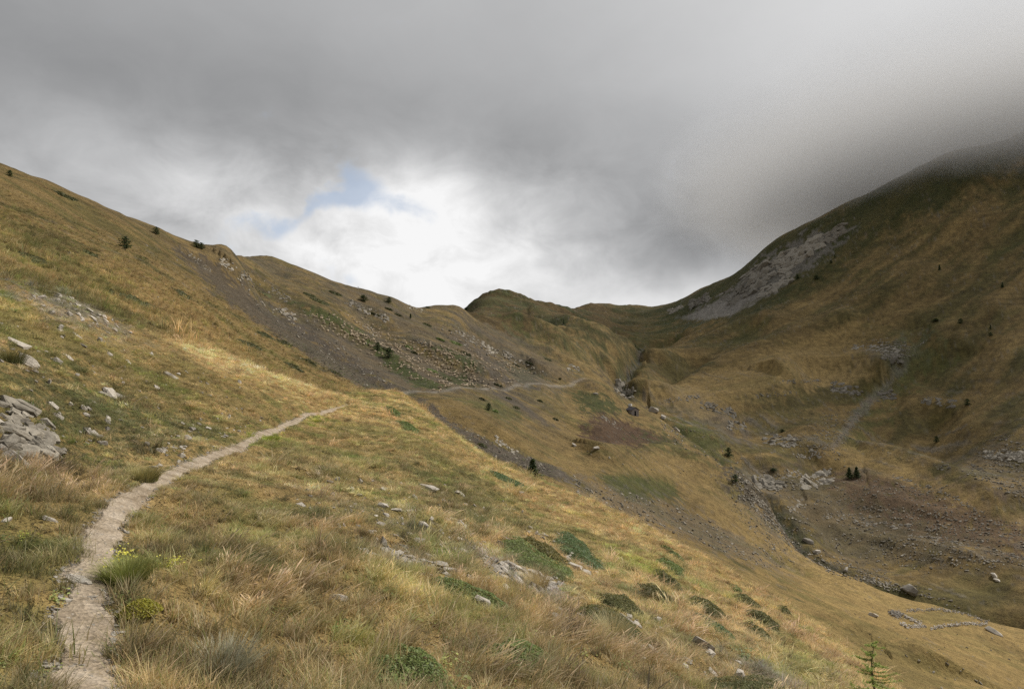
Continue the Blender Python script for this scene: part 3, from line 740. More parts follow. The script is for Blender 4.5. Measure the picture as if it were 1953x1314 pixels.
def trail():
    P2 = [np.array(p) for p in PATH]; L = [0.0]
    for a_, c_ in zip(P2[:-1], P2[1:]): L.append(L[-1] + float(np.hypot(*(c_-a_))))
    L = np.array(L); PX = np.array(P2); s_ = 0.0; rows = []
    while s_ < L[-1]:
        x = np.interp(s_, L, PX[:, 0]); y = np.interp(s_, L, PX[:, 1]); t = np.interp(s_, L, np.arange(len(L)))
        x2 = np.interp(s_+0.05, L, PX[:, 0]); y2 = np.interp(s_+0.05, L, PX[:, 1]); d = np.array((x2-x, y2-y)); d /= np.hypot(*d)+1e-9
        rows.append((x, y, t, -d[1], d[0])); s_ += 0.025 + 0.006*math.hypot(x, y)
    m = 15; V = []
    for x, y, t, nx, ny in rows:
        hw = float(path_half(np.array(t)))
        wl = hw*(0.92 + 0.5*float(fbm(x/0.35, y/0.35, 3, 401))); wr = hw*(0.92 + 0.5*float(fbm(x/0.35+9, y/0.35, 3, 402)))
        for k in range(m):
            u = -1 + 2*k/(m-1); w = wl if u < 0 else wr; V.append((x+nx*u*w, y+ny*u*w, u))
    V = np.array(V); Z = zat(V[:, 0], V[:, 1]) + np.where(np.abs(V[:, 2]) > 0.99, -0.02, 0.014) + 0.004*fbm(V[:, 0]/0.12, V[:, 1]/0.12, 3, 403)
    F = []
    for i in range(len(rows)-1):
        for k in range(m-1): a_ = i*m+k; F.append((a_, a_+1, a_+m+1, a_+m))
    me = bpy.data.meshes.new('path'); me.from_pydata(np.stack([V[:, 0], V[:, 1], Z], 1).tolist(), [], F); me.update()
    me.polygons.foreach_set('use_smooth', np.ones(len(me.polygons), bool)); me.materials.append(mat_trail)
    if me.polygons[0].normal.z < 0: me.flip_normals()
    ob = bpy.data.objects.new('path', me); C.objects.link(ob); ob['kind'] = 'structure'; ob['label'] = 'narrow beige footpath of trodden earth and slate chips'
trail()

# ================================================================== helpers for things
def mesh_ob(name, verts_, faces, mat, parent=None, smooth=False, link=True):
    me = bpy.data.meshes.new(name); me.from_pydata([tuple(v) for v in verts_], [], faces); me.update()
    if smooth: me.polygons.foreach_set('use_smooth', np.ones(len(me.polygons), bool))
    if mat: me.materials.append(mat)
    ob = bpy.data.objects.new(name, me)
    if link: C.objects.link(ob)
    if parent: ob.parent = parent
    return ob
def tag(o, label=None, cat=None, group=None, kind=None):
    if label: o['label'] = label
    if cat: o['category'] = cat
    if group: o['group'] = group
    if kind: o['kind'] = kind
    return o
def empty(name, loc, rz=0):
    o = bpy.data.objects.new(name, None); o.empty_display_size = 0.3; C.objects.link(o); o.location = loc; o.rotation_euler = (0, 0, rz); return o
def bm_ob(name, bm, mat, parent=None, smooth=False, link=True):
    me = bpy.data.meshes.new(name); bm.to_mesh(me); bm.free()
    if smooth: me.polygons.foreach_set('use_smooth', np.ones(len(me.polygons), bool))
    if mat: me.materials.append(mat)
    ob = bpy.data.objects.new(name, me)
    if link: C.objects.link(ob)
    if parent: ob.parent = parent
    return ob

# ------------------------------------------------------------------ scatter on points (for what nobody could count)
def scatter(name, pts, scl, rot, idx_, tint, protos, label=None):
    me = bpy.data.meshes.new(name); n = len(pts)
    me.vertices.add(n); me.vertices.foreach_set('co', np.asarray(pts, np.float32).ravel())
    def att(nm, ty, key, arr):
        a_ = me.attributes.new(nm, ty, 'POINT'); a_.data.foreach_set(key, np.asarray(arr).ravel())
    att('scl', 'FLOAT_VECTOR', 'vector', np.asarray(scl, np.float32)); att('rot', 'FLOAT_VECTOR', 'vector', np.asarray(rot, np.float32))
    att('pick', 'INT', 'value', np.asarray(idx_, np.int32)); att('tint', 'FLOAT_COLOR', 'color', np.concatenate([tint, np.ones((n, 1))], 1).astype(np.float32))
    ob = bpy.data.objects.new(name, me); C.objects.link(ob)
    coll = bpy.data.collections.new(name + '_kinds')
    for p in protos: coll.objects.link(p)
    g = bpy.data.node_groups.new(name + '_scatter', 'GeometryNodeTree')
    g.interface.new_socket('Geometry', in_out='INPUT', socket_type='NodeSocketGeometry')
    g.interface.new_socket('Geometry', in_out='OUTPUT', socket_type='NodeSocketGeometry')
    gi, go = g.nodes.new('NodeGroupInput'), g.nodes.new('NodeGroupOutput')
    ci = g.nodes.new('GeometryNodeCollectionInfo'); ci.inputs['Collection'].default_value = coll
    ci.inputs['Separate Children'].default_value = True; ci.inputs['Reset Children'].default_value = True
    iop = g.nodes.new('GeometryNodeInstanceOnPoints'); iop.inputs['Pick Instance'].default_value = True
    def named(nm, ty):
        q = g.nodes.new('GeometryNodeInputNamedAttribute'); q.data_type = ty; q.inputs['Name'].default_value = nm; return [s for s in q.outputs if s.enabled and s.name == 'Attribute'][0]
    L = g.links.new
    L(gi.outputs[0], iop.inputs['Points']); L(ci.outputs[0], iop.inputs['Instance']); L(named('pick', 'INT'), iop.inputs['Instance Index'])
    e2r = g.nodes.new('FunctionNodeEulerToRotation'); L(named('rot', 'FLOAT_VECTOR'), e2r.inputs[0]); L(e2r.outputs[0], iop.inputs['Rotation'])
    L(named('scl', 'FLOAT_VECTOR'), iop.inputs['Scale']); L(iop.outputs[0], go.inputs[0])
    md = ob.modifiers.new('scatter', 'NODES'); md.node_group = g
    ob['kind'] = 'stuff'
    if label: ob['label'] = label
    return ob

# ------------------------------------------------------------------ plant materials
def leafy(name, transl=0.35, instanced=True, rough=0.6):
    m = bpy.data.materials.new(name); m.use_nodes = True; m.node_tree.nodes.clear(); T = NT(m.node_tree)
    o = T.n('ShaderNodeOutputMaterial'); a_ = T.n('ShaderNodeAttribute', attribute_name='Col').outputs['Color']
    if instanced:
        t_ = T.n('ShaderNodeAttribute', attribute_name='tint', attribute_type='INSTANCER').outputs['Color']
        a_ = T.v('MULTIPLY', a_, t_)
    d = T.n('ShaderNodeBsdfDiffuse'); T.link(a_, d.inputs[0]); tr = T.n('ShaderNodeBsdfTranslucent'); T.link(a_, tr.inputs[0])
    mx = T.n('ShaderNodeMixShader'); mx.inputs[0].default_value = transl; T.link(d.outputs[0], mx.inputs[1]); T.link(tr.outputs[0], mx.inputs[2])
    gl = T.n('ShaderNodeBsdfGlossy'); gl.inputs['Roughness'].default_value = rough
    m2 = T.n('ShaderNodeMixShader'); m2.inputs[0].default_value = 0.03; T.link(mx.outputs[0], m2.inputs[1]); T.link(gl.outputs[0], m2.inputs[2])
    T.link(m2.outputs[0], o.inputs[0]); return m
mat_blade = leafy('grass_blades', 0.42)
mat_leaf = leafy('leaves', 0.3, False)

class Sheaf:
    """collects blades and leaves with a colour per vertex"""
    def __init__(s): s.v = []; s.f = []; s.c = []
    def blade(s, p, h, lean, ang, wid, c0, c1, seg=3, head=0):
        n0 = len(s.v); d = Vector((math.cos(ang), math.sin(ang), 0)); side = Vector((-math.sin(ang+random.uniform(-.9, .9)), math.cos(ang), 0))
        for i in range(seg+1):
            t = i/seg; q = Vector(p) + d*(lean*h*t**1.8) + Vector((0, 0, h*(t - 0.28*lean*t*t)))
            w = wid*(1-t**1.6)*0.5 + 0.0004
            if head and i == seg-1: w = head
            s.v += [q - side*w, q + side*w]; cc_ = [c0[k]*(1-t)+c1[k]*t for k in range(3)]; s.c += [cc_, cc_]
        for i in range(seg): s.f.append((n0+2*i, n0+2*i+1, n0+2*i+3, n0+2*i+2))
    def leaf(s, p, nrm, size, asp, c):
        n0 = len(s.v); nrm = Vector(nrm).normalized(); t = nrm.orthogonal().normalized(); t.rotate(Matrix.Rotation(random.uniform(0, 6.28), 3, nrm)); u = nrm.cross(t)
        p = Vector(p); a_, b_ = t*size*0.5, u*size*0.5*asp
        s.v += [p-a_, p-b_*0.9+a_*0.1, p+a_, p+b_*0.9+a_*0.1]; s.c += [c]*4; s.f.append((n0, n0+1, n0+2, n0+3))
    def tube(s, a_, b_, ra, rb, c, sides=5):
        a_, b_ = Vector(a_), Vector(b_); n0 = len(s.v); ax = (b_-a_).normalized(); t = ax.orthogonal().normalized(); u = ax.cross(t)
        for q, r_ in ((a_, ra), (b_, rb)):
            for k in range(sides):
                an = 6.2832*k/sides; s.v.append(q + (t*math.cos(an)+u*math.sin(an))*r_); s.c.append(c)
        for k in range(sides): s.f.append((n0+k, n0+(k+1) % sides, n0+sides+(k+1) % sides, n0+sides+k))
    def ob(s, name, mat, parent=None, link=True):
        o = mesh_ob(name, s.v, s.f, mat, parent, False, link)
        at_ = o.data.color_attributes.new('Col', 'FLOAT_COLOR', 'POINT')
        at_.data.foreach_set('color', np.concatenate([np.array(s.c), np.ones((len(s.c), 1))], 1).ravel()); return o

def jit(c, k=0.2, h=0.08):
    q = random.uniform(1-k, 1+k); return [max(0.0, c[0]*q*random.uniform(1-h, 1+h)), c[1]*q, c[2]*q*random.uniform(1-2*h, 1+2*h)]
protos = []
# tinted blades: colours here are factors on the local ground colour
for v_ in range(5):        # 0-4 ordinary dry bunch grass
    s = Sheaf()
    for i in range(85):
        a_ = random.uniform(0, 6.28); r_ = abs(random.gauss(0, 0.075))
        la = random.uniform(-1.3, 1.3) if random.random() < 0.65 else a_
        g = random.random(); c = (1.0, 1.0, 1.0) if g < 0.6 else (0.62, 0.82, 0.6) if g < 0.85 else (1.35, 1.35, 1.5)
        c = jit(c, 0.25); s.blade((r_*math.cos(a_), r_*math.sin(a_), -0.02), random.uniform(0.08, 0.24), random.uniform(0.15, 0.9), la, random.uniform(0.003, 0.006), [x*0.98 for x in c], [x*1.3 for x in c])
    protos.append(s.ob('grass_tuft', mat_blade, link=False))
for v_ in range(3):        # 5-7 tall flowering stalks over a base
    s = Sheaf()
    for i in range(60):
        a_ = random.uniform(0, 6.28); r_ = abs(random.gauss(0, 0.07)); c = jit((0.95, 1.0, 0.9), 0.25)
        s.blade((r_*math.cos(a_), r_*math.sin(a_), -0.02), random.uniform(0.10, 0.26), random.uniform(0.2, 0.9), random.uniform(-1.0, 1.0), random.uniform(0.003, 0.005), [x*0.95 for x in c], [x*1.3 for x in c])
    for i in range(20):
        a_ = random.uniform(0, 6.28); r_ = abs(random.gauss(0, 0.10)); c = jit((1.45, 1.45, 1.7), 0.15)
        s.blade((r_*math.cos(a_), r_*math.sin(a_), -0.02), random.uniform(0.22, 0.42), random.uniform(0.25, 0.8), random.uniform(-0.7, 0.7), 0.0028, [x*0.9 for x in c], [x*1.1 for x in c], seg=6, head=0.0045)
    protos.append(s.ob('grass_tuft', mat_blade, link=False))
for v_ in range(3):        # 8-10 low mossy turf cushions
    s = Sheaf()
    for i in range(120):
        a_ = random.uniform(0, 6.28); r_ = abs(random.gauss(0, 0.11)); c = jit((0.9, 1.0, 0.85), 0.3)
        s.blade((r_*math.cos(a_), r_*math.sin(a_), -0.02), random.uniform(0.04, 0.12), random.uniform(0.2, 1.3), a_ + random.uniform(-1, 1), random.uniform(0.004, 0.007), [x*1.0 for x in c], [x*1.3 for x in c], seg=2)
    protos.append(s.ob('grass_tuft', mat_blade, link=False))
for v_ in range(3):        # 11-13 small leafy herbs
    s = Sheaf()
    for i in range(70):
        a_ = random.uniform(0, 6.28); r_ = abs(random.gauss(0, 0.09)); c = jit((0.75, 1.05, 0.7), 0.3)
        s.leaf((r_*math.cos(a_), r_*math.sin(a_), random.uniform(0.0, 0.09)), (random.gauss(0, .5), random.gauss(0, .5), 1), random.uniform(0.018, 0.035), 0.7, c)
    protos.append(s.ob('grass_tuft', mat_blade, link=False))
for v_ in range(2):        # 14-15 sprigs with yellow heads
    s = Sheaf()
    for i in range(26):
        a_ = random.uniform(0, 6.28); r_ = abs(random.gauss(0, 0.10)); c = jit((0.8, 0.9, 0.7), 0.2); h = random.uniform(0.12, 0.26)
        s.blade((r_*math.cos(a_), r_*math.sin(a_), -0.02), h, 0.2, a_, 0.004, c, c)
        for k in range(5): s.leaf((r_*math.cos(a_)+random.gauss(0, .012), r_*math.sin(a_)+random.gauss(0, .012), h*random.uniform(0.85, 1.0)), (random.gauss(0, 1), random.gauss(0, 1), 1), 0.014, 0.9, jit((2.1, 2.3, 0.9), 0.15))
    protos.append(s.ob('grass_tuft', mat_blade, link=False))
for i, p in enumerate(protos): p.name = 'grass_tuft_kind.%03d' % i

# ------------------------------------------------------------------ rock shapes
mat_rock, T, b, o = new_mat('weathered_slate')
oi = T.n('ShaderNodeObjectInfo'); co = T.n('ShaderNodeTexCoord').outputs['Object']
off = T.v('ADD', co, T.v('SCALE', T.v('ADD', (0, 0, 0), (7.1, 3.3, 5.7)), oi.outputs['Random']))
n1 = T.noise(off, 2.2, 6, 0.65).outputs['Fac']; n2 = T.noise(T.v('MULTIPLY', off, (2, 2, 14)), 2.0, 4, 0.6).outputs['Fac']
base = T.ramp(T.m('ADD', T.m('MULTIPLY', n1, 0.6), T.m('MULTIPLY', n2, 0.4)), [(0.25, (0.17, 0.155, 0.135)), (0.45, (0.32, 0.29, 0.25)), (0.62, (0.45, 0.42, 0.375)), (0.8, (0.58, 0.55, 0.50))])
tn = T.n('ShaderNodeAttribute', attribute_name='tint', attribute_type='INSTANCER')
rv = T.m('MULTIPLY_ADD', oi.outputs['Random'], 0.65, 0.72)
b1 = T.v('SCALE', base, rv); T.link(b1, b.inputs['Base Color']); b.inputs['Roughness'].default_value = 0.85
bp = T.n('ShaderNodeBump'); bp.inputs['Strength'].default_value = 0.7; bp.inputs['Distance'].default_value = 0.06; T.link(T.m('ADD', n1, n2), bp.inputs['Height']); T.link(bp.outputs[0], b.inputs['Normal'])
def hull_bm(dim, n=16, bm=None, M=None, boxy=0.5):
    """an angular block: the hull of points pushed towards the faces of a box"""
    own = bm is None
    if own: bm = bmesh.new()
    vs = []
    for i in range(n):
        p = Vector([random.uniform(-1, 1) for _ in range(3)])
        k = max(abs(p.x), abs(p.y), abs(p.z)); p = p / (k*boxy + p.length*(1-boxy))
        p = Vector((p.x*dim[0]/2, p.y*dim[1]/2, p.z*dim[2]/2))
        if M: p = M @ p
        vs.append(bm.verts.new(p))
    r_ = bmesh.ops.convex_hull(bm, input=vs, use_existing_faces=False)
    junk = {e for e in r_['geom_interior'] + r_['geom_unused'] if isinstance(e, bmesh.types.BMVert)}
    bmesh.ops.delete(bm, geom=list(junk), context='VERTS')
    return bm
stone_meshes = []
for i in range(14):
    flatness = random.choice((0.22, 0.3, 0.4, 0.6))
    bm = hull_bm((1, random.uniform(0.5, 0.85), flatness), random.randint(14, 24))
    q = bm_ob('stone_shape', bm, mat_rock, link=False); q.name = 'stone_kind.%03d' % i; stone_meshes.append(q)
def put_stone(name, x, y, size, label, group=None, k=None, rz=None, sink=0.25, cat='stone', tall=1.0, tilt=True):
    src = stone_meshes[k if k is not None else random.randrange(14)]
    ob = bpy.data.objects.new(name, src.data); C.objects.link(ob)
    nr = ground_normal(x, y); hz = src.dimensions[2] if False else 0.3
    ob.location = (x, y, float(zat(x, y)) + size*(0.12 - sink*0.25)*tall)
    q = nr.to_track_quat('Z', 'Y') if tilt else Euler((0, 0, 0)).to_quaternion()
    ob.rotation_euler = (q @ Euler((random.gauss(0, .16), random.gauss(0, .16), rz if rz is not None else random.uniform(0, 6.28))).to_quaternion()).to_euler()
    ob.scale = (size, size*random.uniform(0.8, 1.1), size*random.uniform(0.8, 1.2)*tall)
    return tag(ob, label, cat, group)
def in_poly(px, py, poly):
    ins = False; n = len(poly)
    for i in range(n):
        x0, y0 = poly[i]; x1, y1 = poly[(i+1) % n]
        if (y0 > py) != (y1 > py) and px < (x1-x0)*(py-y0)/(y1-y0+1e-9)+x0: ins = not ins
    return ins
def rand_px(poly):
    xs = [p[0] for p in poly]; ys = [p[1] for p in poly]
    while True:
        a_, b_ = random.uniform(min(xs), max(xs)), random.uniform(min(ys), max(ys))
        if in_poly(a_, b_, poly): return a_, b_

# ------------------------------------------------------------------ dwarf shrubs that carpet the slope
SHRUBS = [  # outline on the photo, nearest distance, height, colour kind, label
 ('green', 0.34, [(955,1040),(965,1026),(992,1030),(1030,1058),(1062,1078),(1088,1085),(1100,1100),(1065,1108),(1030,1093),(985,1075),(958,1058)], 'broad green juniper carpet beside the strip of pale rubble, largest of the juniper mats'),
 ('olive', 0.30, [(992,1029),(1020,1037),(1060,1057),(1088,1079),(1072,1078),(1045,1068),(1022,1052)], 'long dark olive shrub ridge lying along the upper edge of the largest juniper mat'),
 ('blue', 0.32, [(1055,1022),(1068,1016),(1095,1025),(1120,1040),(1140,1068),(1152,1086),(1130,1088),(1085,1068),(1060,1045)], 'blue-green juniper mat shaped like a leaf, above and right of the largest mat'),
 ('green', 0.16, [(810,1110),(830,1103),(880,1112),(930,1135),(972,1160),(975,1178),(940,1165),(880,1140),(835,1125)], 'low bright green juniper mat with a pale pointed stone at its lower edge'),
 ('dark', 0.34, [(1092,1162),(1125,1160),(1165,1175),(1215,1200),(1235,1228),(1190,1218),(1140,1196)], 'dark brown-green heath hummock, nearest and largest of the dark hummocks'),
 ('dark', 0.28, [(1140,1142),(1175,1139),(1210,1155),(1231,1177),(1200,1173),(1160,1156)], 'dark curved heath hummock just above the nearest hummock'),
 ('dark', 0.30, [(1214,1117),(1240,1124),(1280,1142),(1293,1158),(1260,1149),(1225,1131)], 'thin dark heath hummock running downhill below the yellow-green herbs'),
 ('dark', 0.32, [(1242,1090),(1262,1094),(1298,1117),(1302,1130),(1275,1119),(1250,1104)], 'dark heath hummock bordered by yellow-green herbs'),
 ('green', 0.25, [(1250,1068),(1270,1066),(1305,1088),(1306,1101),(1275,1092)], 'green juniper mat right beside the dark hummock with yellow-green herbs'),
 ('green', 0.25, [(1258,1041),(1280,1049),(1312,1076),(1296,1071)], 'narrow green juniper mat high on the slope above the rounder green mat'),
 ('dark', 0.32, [(1302,1142),(1320,1141),(1361,1157),(1391,1177),(1391,1187),(1361,1176),(1320,1158)], 'long dark heath hummock with a blue-green mat lying below it'),
 ('dark', 0.32, [(1386,1135),(1411,1136),(1452,1159),(1456,1171),(1421,1158)], 'dark heath hummock, topmost of the three stepped along the slope edge'),
 ('dark', 0.32, [(1421,1165),(1452,1172),(1487,1197),(1490,1209),(1467,1204),(1436,1186)], 'dark heath hummock, middle of the three stepped along the slope edge'),
 ('dark', 0.32, [(1414,1193),(1441,1199),(1472,1220),(1476,1232),(1452,1224)], 'dark heath hummock, lowest of the three stepped along the slope edge'),
 ('dark', 0.26, [(1479,1155),(1502,1160),(1508,1174),(1492,1169)], 'little dark heath hummock at the outer edge of the slope beyond the stepped ones'),
 ('blue', 0.18, [(1320,1170),(1350,1179),(1386,1202),(1410,1227),(1386,1219),(1350,1199)], 'thin blue-green juniper mat under the long dark hummock'),
 ('green', 0.22, [(1391,1116),(1411,1124),(1420,1132),(1398,1127)], 'tiny green juniper mat at the slope edge above the stepped dark hummocks'),
 ('dark', 0.26, [(1340,1299),(1400,1297),(1480,1308),(1520,1330),(1360,1332)], 'dark shrub carpet cut by the bottom edge of the view near the larch'),
 ('green', 0.20, [(700,1255),(755,1236),(820,1258),(860,1290),(850,1325),(720,1325)], 'leafy green low bush among tall grass at the bottom edge of the view'),
 ('green', 0.12, [(900,1238),(985,1218),(1060,1262),(1050,1296),(960,1280)], 'flat green leafy patch among tall dry grass, right of the leafy bush'),
 ('green', 0.25, [(733,776),(748,777),(765,790),(760,797),(742,789)], 'small green juniper mat near the bend of the trail, upper of two'),
 ('green', 0.25, [(756,803),(778,807),(801,822),(797,829),(772,823)], 'small green juniper mat below the trail bend, lower of two'),
 ('blue', 0.12, [(925,893),(950,902),(1000,924),(992,931),(950,913)], 'flat blue-green mat near the crest left of the young spruce'),
]
SHC = {'green': ((0.19, 0.245, 0.072), (0.115, 0.15, 0.045)), 'olive': ((0.17, 0.15, 0.035), (0.10, 0.09, 0.025)), 'blue': ((0.135, 0.20, 0.080), (0.085, 0.13, 0.052)),
       'dark': ((0.15, 0.15, 0.045), (0.09, 0.085, 0.03)), 'heath': ((0.085, 0.085, 0.028), (0.052, 0.056, 0.020))}
mat_under, T, b, o = new_mat('shrub_twigs'); b.inputs['Base Color'].default_value = (0.07, 0.075, 0.03, 1)
SHRUB_AREAS = []
def carpet(poly, kind, height, dmin, name='dwarf_shrub', label=None, group='dwarf shrubs carpeting the slope', cat='shrub', dmax=4000, leaf=None, n=None):
    pts = []
    m = len(poly)
    for i in range(m):
        (x0, y0), (x1, y1) = poly[i], poly[(i+1) % m]
        for k in range(4):
            t = k/4; h = hit(x0+(x1-x0)*t, y0+(y1-y0)*t, dmin, dmax)
            if h: pts.append((h[0], h[1]))
    if len(pts) < 4: return None
    Q = np.array(pts); cx_, cy_ = Q.mean(0)
    # guard against rays that slipped past an edge
    md = np.median(np.hypot(Q[:, 0]-cx_, Q[:, 1]-cy_)); Q = Q[np.hypot(Q[:, 0]-cx_, Q[:, 1]-cy_) < 4*md+0.3]
    xs = rng.uniform(Q[:, 0].min(), Q[:, 0].max(), 16000); ys = rng.uniform(Q[:, 1].min(), Q[:, 1].max(), 16000)
    d = sdf(xs, ys, Q)   # plain plan distances here
    ext_ = max(float(np.ptp(Q[:, 0])), float(np.ptp(Q[:, 1]))); d = d + 0.05*ext_*fbm(xs/(0.16*ext_), ys/(0.16*ext_), 3, 92)
    k = d > 0; xs, ys, d = xs[k], ys[k], d[k]
    if len(xs) < 20: return None
    dist_ = math.hypot(cx_, cy_); lf = leaf or max(0.026, dist_*0.0022)
    area = (np.ptp(Q[:, 0])*np.ptp(Q[:, 1]))*len(xs)/16000
    n = n or int(min(5200, max(1300 if dist_ < 12 else 260, area/(lf*lf)*3.4))); n = min(n, len(xs))
    xs, ys, d = xs[:n], ys[:n], d[:n]; half = max(d.max(), 1e-3)
    lump = fbm(xs/0.35, ys/0.35, 3, 91)
    hgt = height*np.clip(d/half, 0, 1)**0.5*(0.85+0.5*lump)
    z = zat(xs, ys); loc = (cx_, cy_, float(zat(cx_, cy_)))
    s = Sheaf(); ca_, cb_ = SHC[kind]; fr = np.random.default_rng(len(xs)).random(len(xs))
    nr = ground_normal(cx_, cy_)
    for i in range(len(xs)):
        up_ = nr + Vector((random.gauss(0, .55), random.gauss(0, .55), random.uniform(0, .4)))
        t = random.random()*0.7 + 0.3*(lump[i] > 0); c = jit([ca_[q]*t+cb_[q]*(1-t) for q in range(3)], 0.22)
        s.leaf((xs[i]-loc[0], ys[i]-loc[1], z[i]+hgt[i]*(1-0.25*fr[i]**2)-loc[2]), up_, lf*random.uniform(0.7, 1.6), random.uniform(0.45, 0.8), c)
    # twiggy body under the leaves
    gx = np.linspace(Q[:, 0].min(), Q[:, 0].max(), 22); gy = np.linspace(Q[:, 1].min(), Q[:, 1].max(), 22)
    XX, YY = np.meshgrid(gx, gy, indexing='ij'); dd = sdf(XX.ravel(), YY.ravel(), Q)
    ZZ = zat(XX.ravel(), YY.ravel()) + np.where(dd > 0, height*np.clip(dd/half, 0, 1)**0.7*0.6 - 0.015, -0.06) - loc[2]
    vv = np.stack([XX.ravel()-loc[0], YY.ravel()-loc[1], ZZ], 1); ff = []
    for i in range(21):
        for j in range(21):
            q = (i*22+j, (i+1)*22+j, (i+1)*22+j+1, i*22+j+1)
            if max(dd[list(q)]) > 0: ff.append(q)
    root = empty(name, loc); tag(root, label, cat, group)
    s.ob('foliage', mat_leaf, root); mesh_ob('stem', vv, ff, mat_under, root, True)
    SHRUB_AREAS.append(Q); return root
for kind, hgt, poly, lab in SHRUBS: carpet(poly, kind, hgt, 2.5, label=lab)


CLEAR = []
mat_crag = mat_rock.copy(); mat_crag.name = 'mossy_bedrock'
for nd in mat_crag.node_tree.nodes:
    if nd.type == 'VALTORGB':
        for e, c_ in zip(nd.color_ramp.elements, ((0.09, 0.083, 0.068, 1), (0.19, 0.172, 0.142, 1), (0.31, 0.285, 0.24, 1), (0.46, 0.43, 0.38, 1))): e.color = c_
# ------------------------------------------------------------------ stones one can tell apart
NAMED = [  # px, py, width px, height factor, nearest distance, name, label
 (50,697,38,1.5,8,'boulder','large pale cracked boulder half sunk in the grass of the left bank'),
 (108,690,18,0.9,8,'stone','rounded tan stone uphill to the right of the large pale boulder'),
 (38,660,34,0.5,8,'stone','flat pale slab propped over a dark hollow, above the large pale boulder'),
 (820,932,34,0.4,12,'stone','long pale slab lying alone on the mid slope left of the young spruce'),
 (645,1142,26,0.9,4,'stone','rounded white-grey stone in tall grass, centre of the near slope'),
 (919,1156,34,1.0,5,'stone','pointed pale stone at the lower edge of the bright green juniper mat'),
 (850,1096,18,0.9,6,'stone','upper of two small pale stones above the bright green juniper mat'),
 (1056,1177,20,0.6,6,'stone','white slab stone just left of the nearest dark hummock'),
 (1137,1164,16,0.6,7,'stone','small white stone at the top rim of the nearest dark hummock'),
 (1340,1237,40,0.6,8,'stone','long white slab low on the right below the blue-green mat'),
 (1352,1246,22,1.0,8,'stone','broken end block beside the long white slab'),
 (1195,1184,26,0.5,8,'stone','flat pale stone between the two nearest dark hummocks'),
 (1215,1192,22,0.5,8,'stone','flat whitish stone right of the pair of dark hummocks'),
 (95,992,22,0.5,4,'stone','small flat stone in the grass left of the trail'),
 (12,993,18,0.6,4,'stone','pale stone at the left edge of the view level with the trail bend'),
 (154,1110,44,0.3,3,'stone','broad flat slate lying across the trail, largest on it'),
 (170,1139,20,0.4,3,'stone','flat grey slate on the trail just below the broad one'),
 (124,1145,20,0.5,3,'stone','grey stone at the left edge of the trail below the broad slate'),
 (207,1152,14,0.6,3,'stone','dark stone at the right edge of the trail below the broad slate'),
 (60,772,10,0.6,8,'stone','little stone on the left bank below the large pale boulder'),
 (195,752,16,0.9,9,'stone','squat grey stone on the left bank beside two tilted slabs'),
 (210,752,26,0.4,9,'stone','tilted long slab, left of a pair on the left bank'),
 (227,757,20,0.5,9,'stone','tilted short slab, right of a pair on the left bank'),
 (325,718,22,0.4,12,'stone','thin brown slab high on the left bank toward the pale crest'),
 (287,676,12,0.6,12,'stone','tiny white stone high on the left bank under the pale crest'),
 (292,894,14,0.8,7,'stone','tan stone beside the tussock where the trail bends'),
 (877,944,16,0.9,14,'stone','dark-sided stone right of the long pale slab'),
 (993,943,18,0.6,16,'stone','pale slab below and left of the young spruce'),
 (1735,1127,26,1.5,150,'boulder','huge pale boulder with a pointed top beside the streambed'),
 (1897,1099,12,1.2,180,'boulder','upper of two pale boulders on the dark lower flank'),
 (1902,1107,12,0.8,180,'boulder','lower of two pale boulders on the dark lower flank'),
 (1895,1207,22,1.0,80,'boulder','grey boulder on the golden slope past the ruined fold'),
 (1614,1088,10,1.4,150,'boulder','grey upright boulder by the stream above the pale rubble'),
 (1541,1033,16,1.0,150,'boulder','white boulder in the streambed below the dark cascade'),
 (1558,1053,12,1.0,150,'boulder','second white boulder lower in the streambed'),
 (1246,786,14,1.4,200,'boulder','tan block behind the stone hut, largest of the rocks there'),
 (1265,797,16,1.0,200,'boulder','grey boulder downhill right of the hut'),
 (1290,821,10,0.8,200,'boulder','white boulder at the top of the ravine right of the hut'),
 (1136,752,8,1.0,200,'boulder','small white rock above the green patch left of the hut'),
 (1665,1175,14,0.7,60,'boulder','low pale rock left of the ruined fold'),
 (1094,850,10,0.6,100,'boulder','flat pale rock on the golden bench left of the brown soil'),
 (1137,856,10,0.7,100,'boulder','pale rock on the bench below the brown soil'),
]
for px, py, wpx, hf, dmin, nm, lab in NAMED:
    h = hit(px, py, dmin)
    if not h: continue
    size = wpx/F_PX*h[1]*1.45; CLEAR.append((h[0], h[1], size*0.42))
    kk_ = {0.3: 0, 0.4: 1, 0.5: 1}.get(hf, None)
    flat_ = min(range(14), key=lambda i: abs(float(np.ptp(np.array([v.co[2] for v in stone_meshes[i].data.vertices]))) - min(hf, 0.7)*0.62) + 0.02*((i*7+wpx) % 5))
    put_stone(nm, h[0], h[1], size, lab, None, flat_, cat=nm, sink=0.3, tall=1.35 if hf > 1 else 1.0)

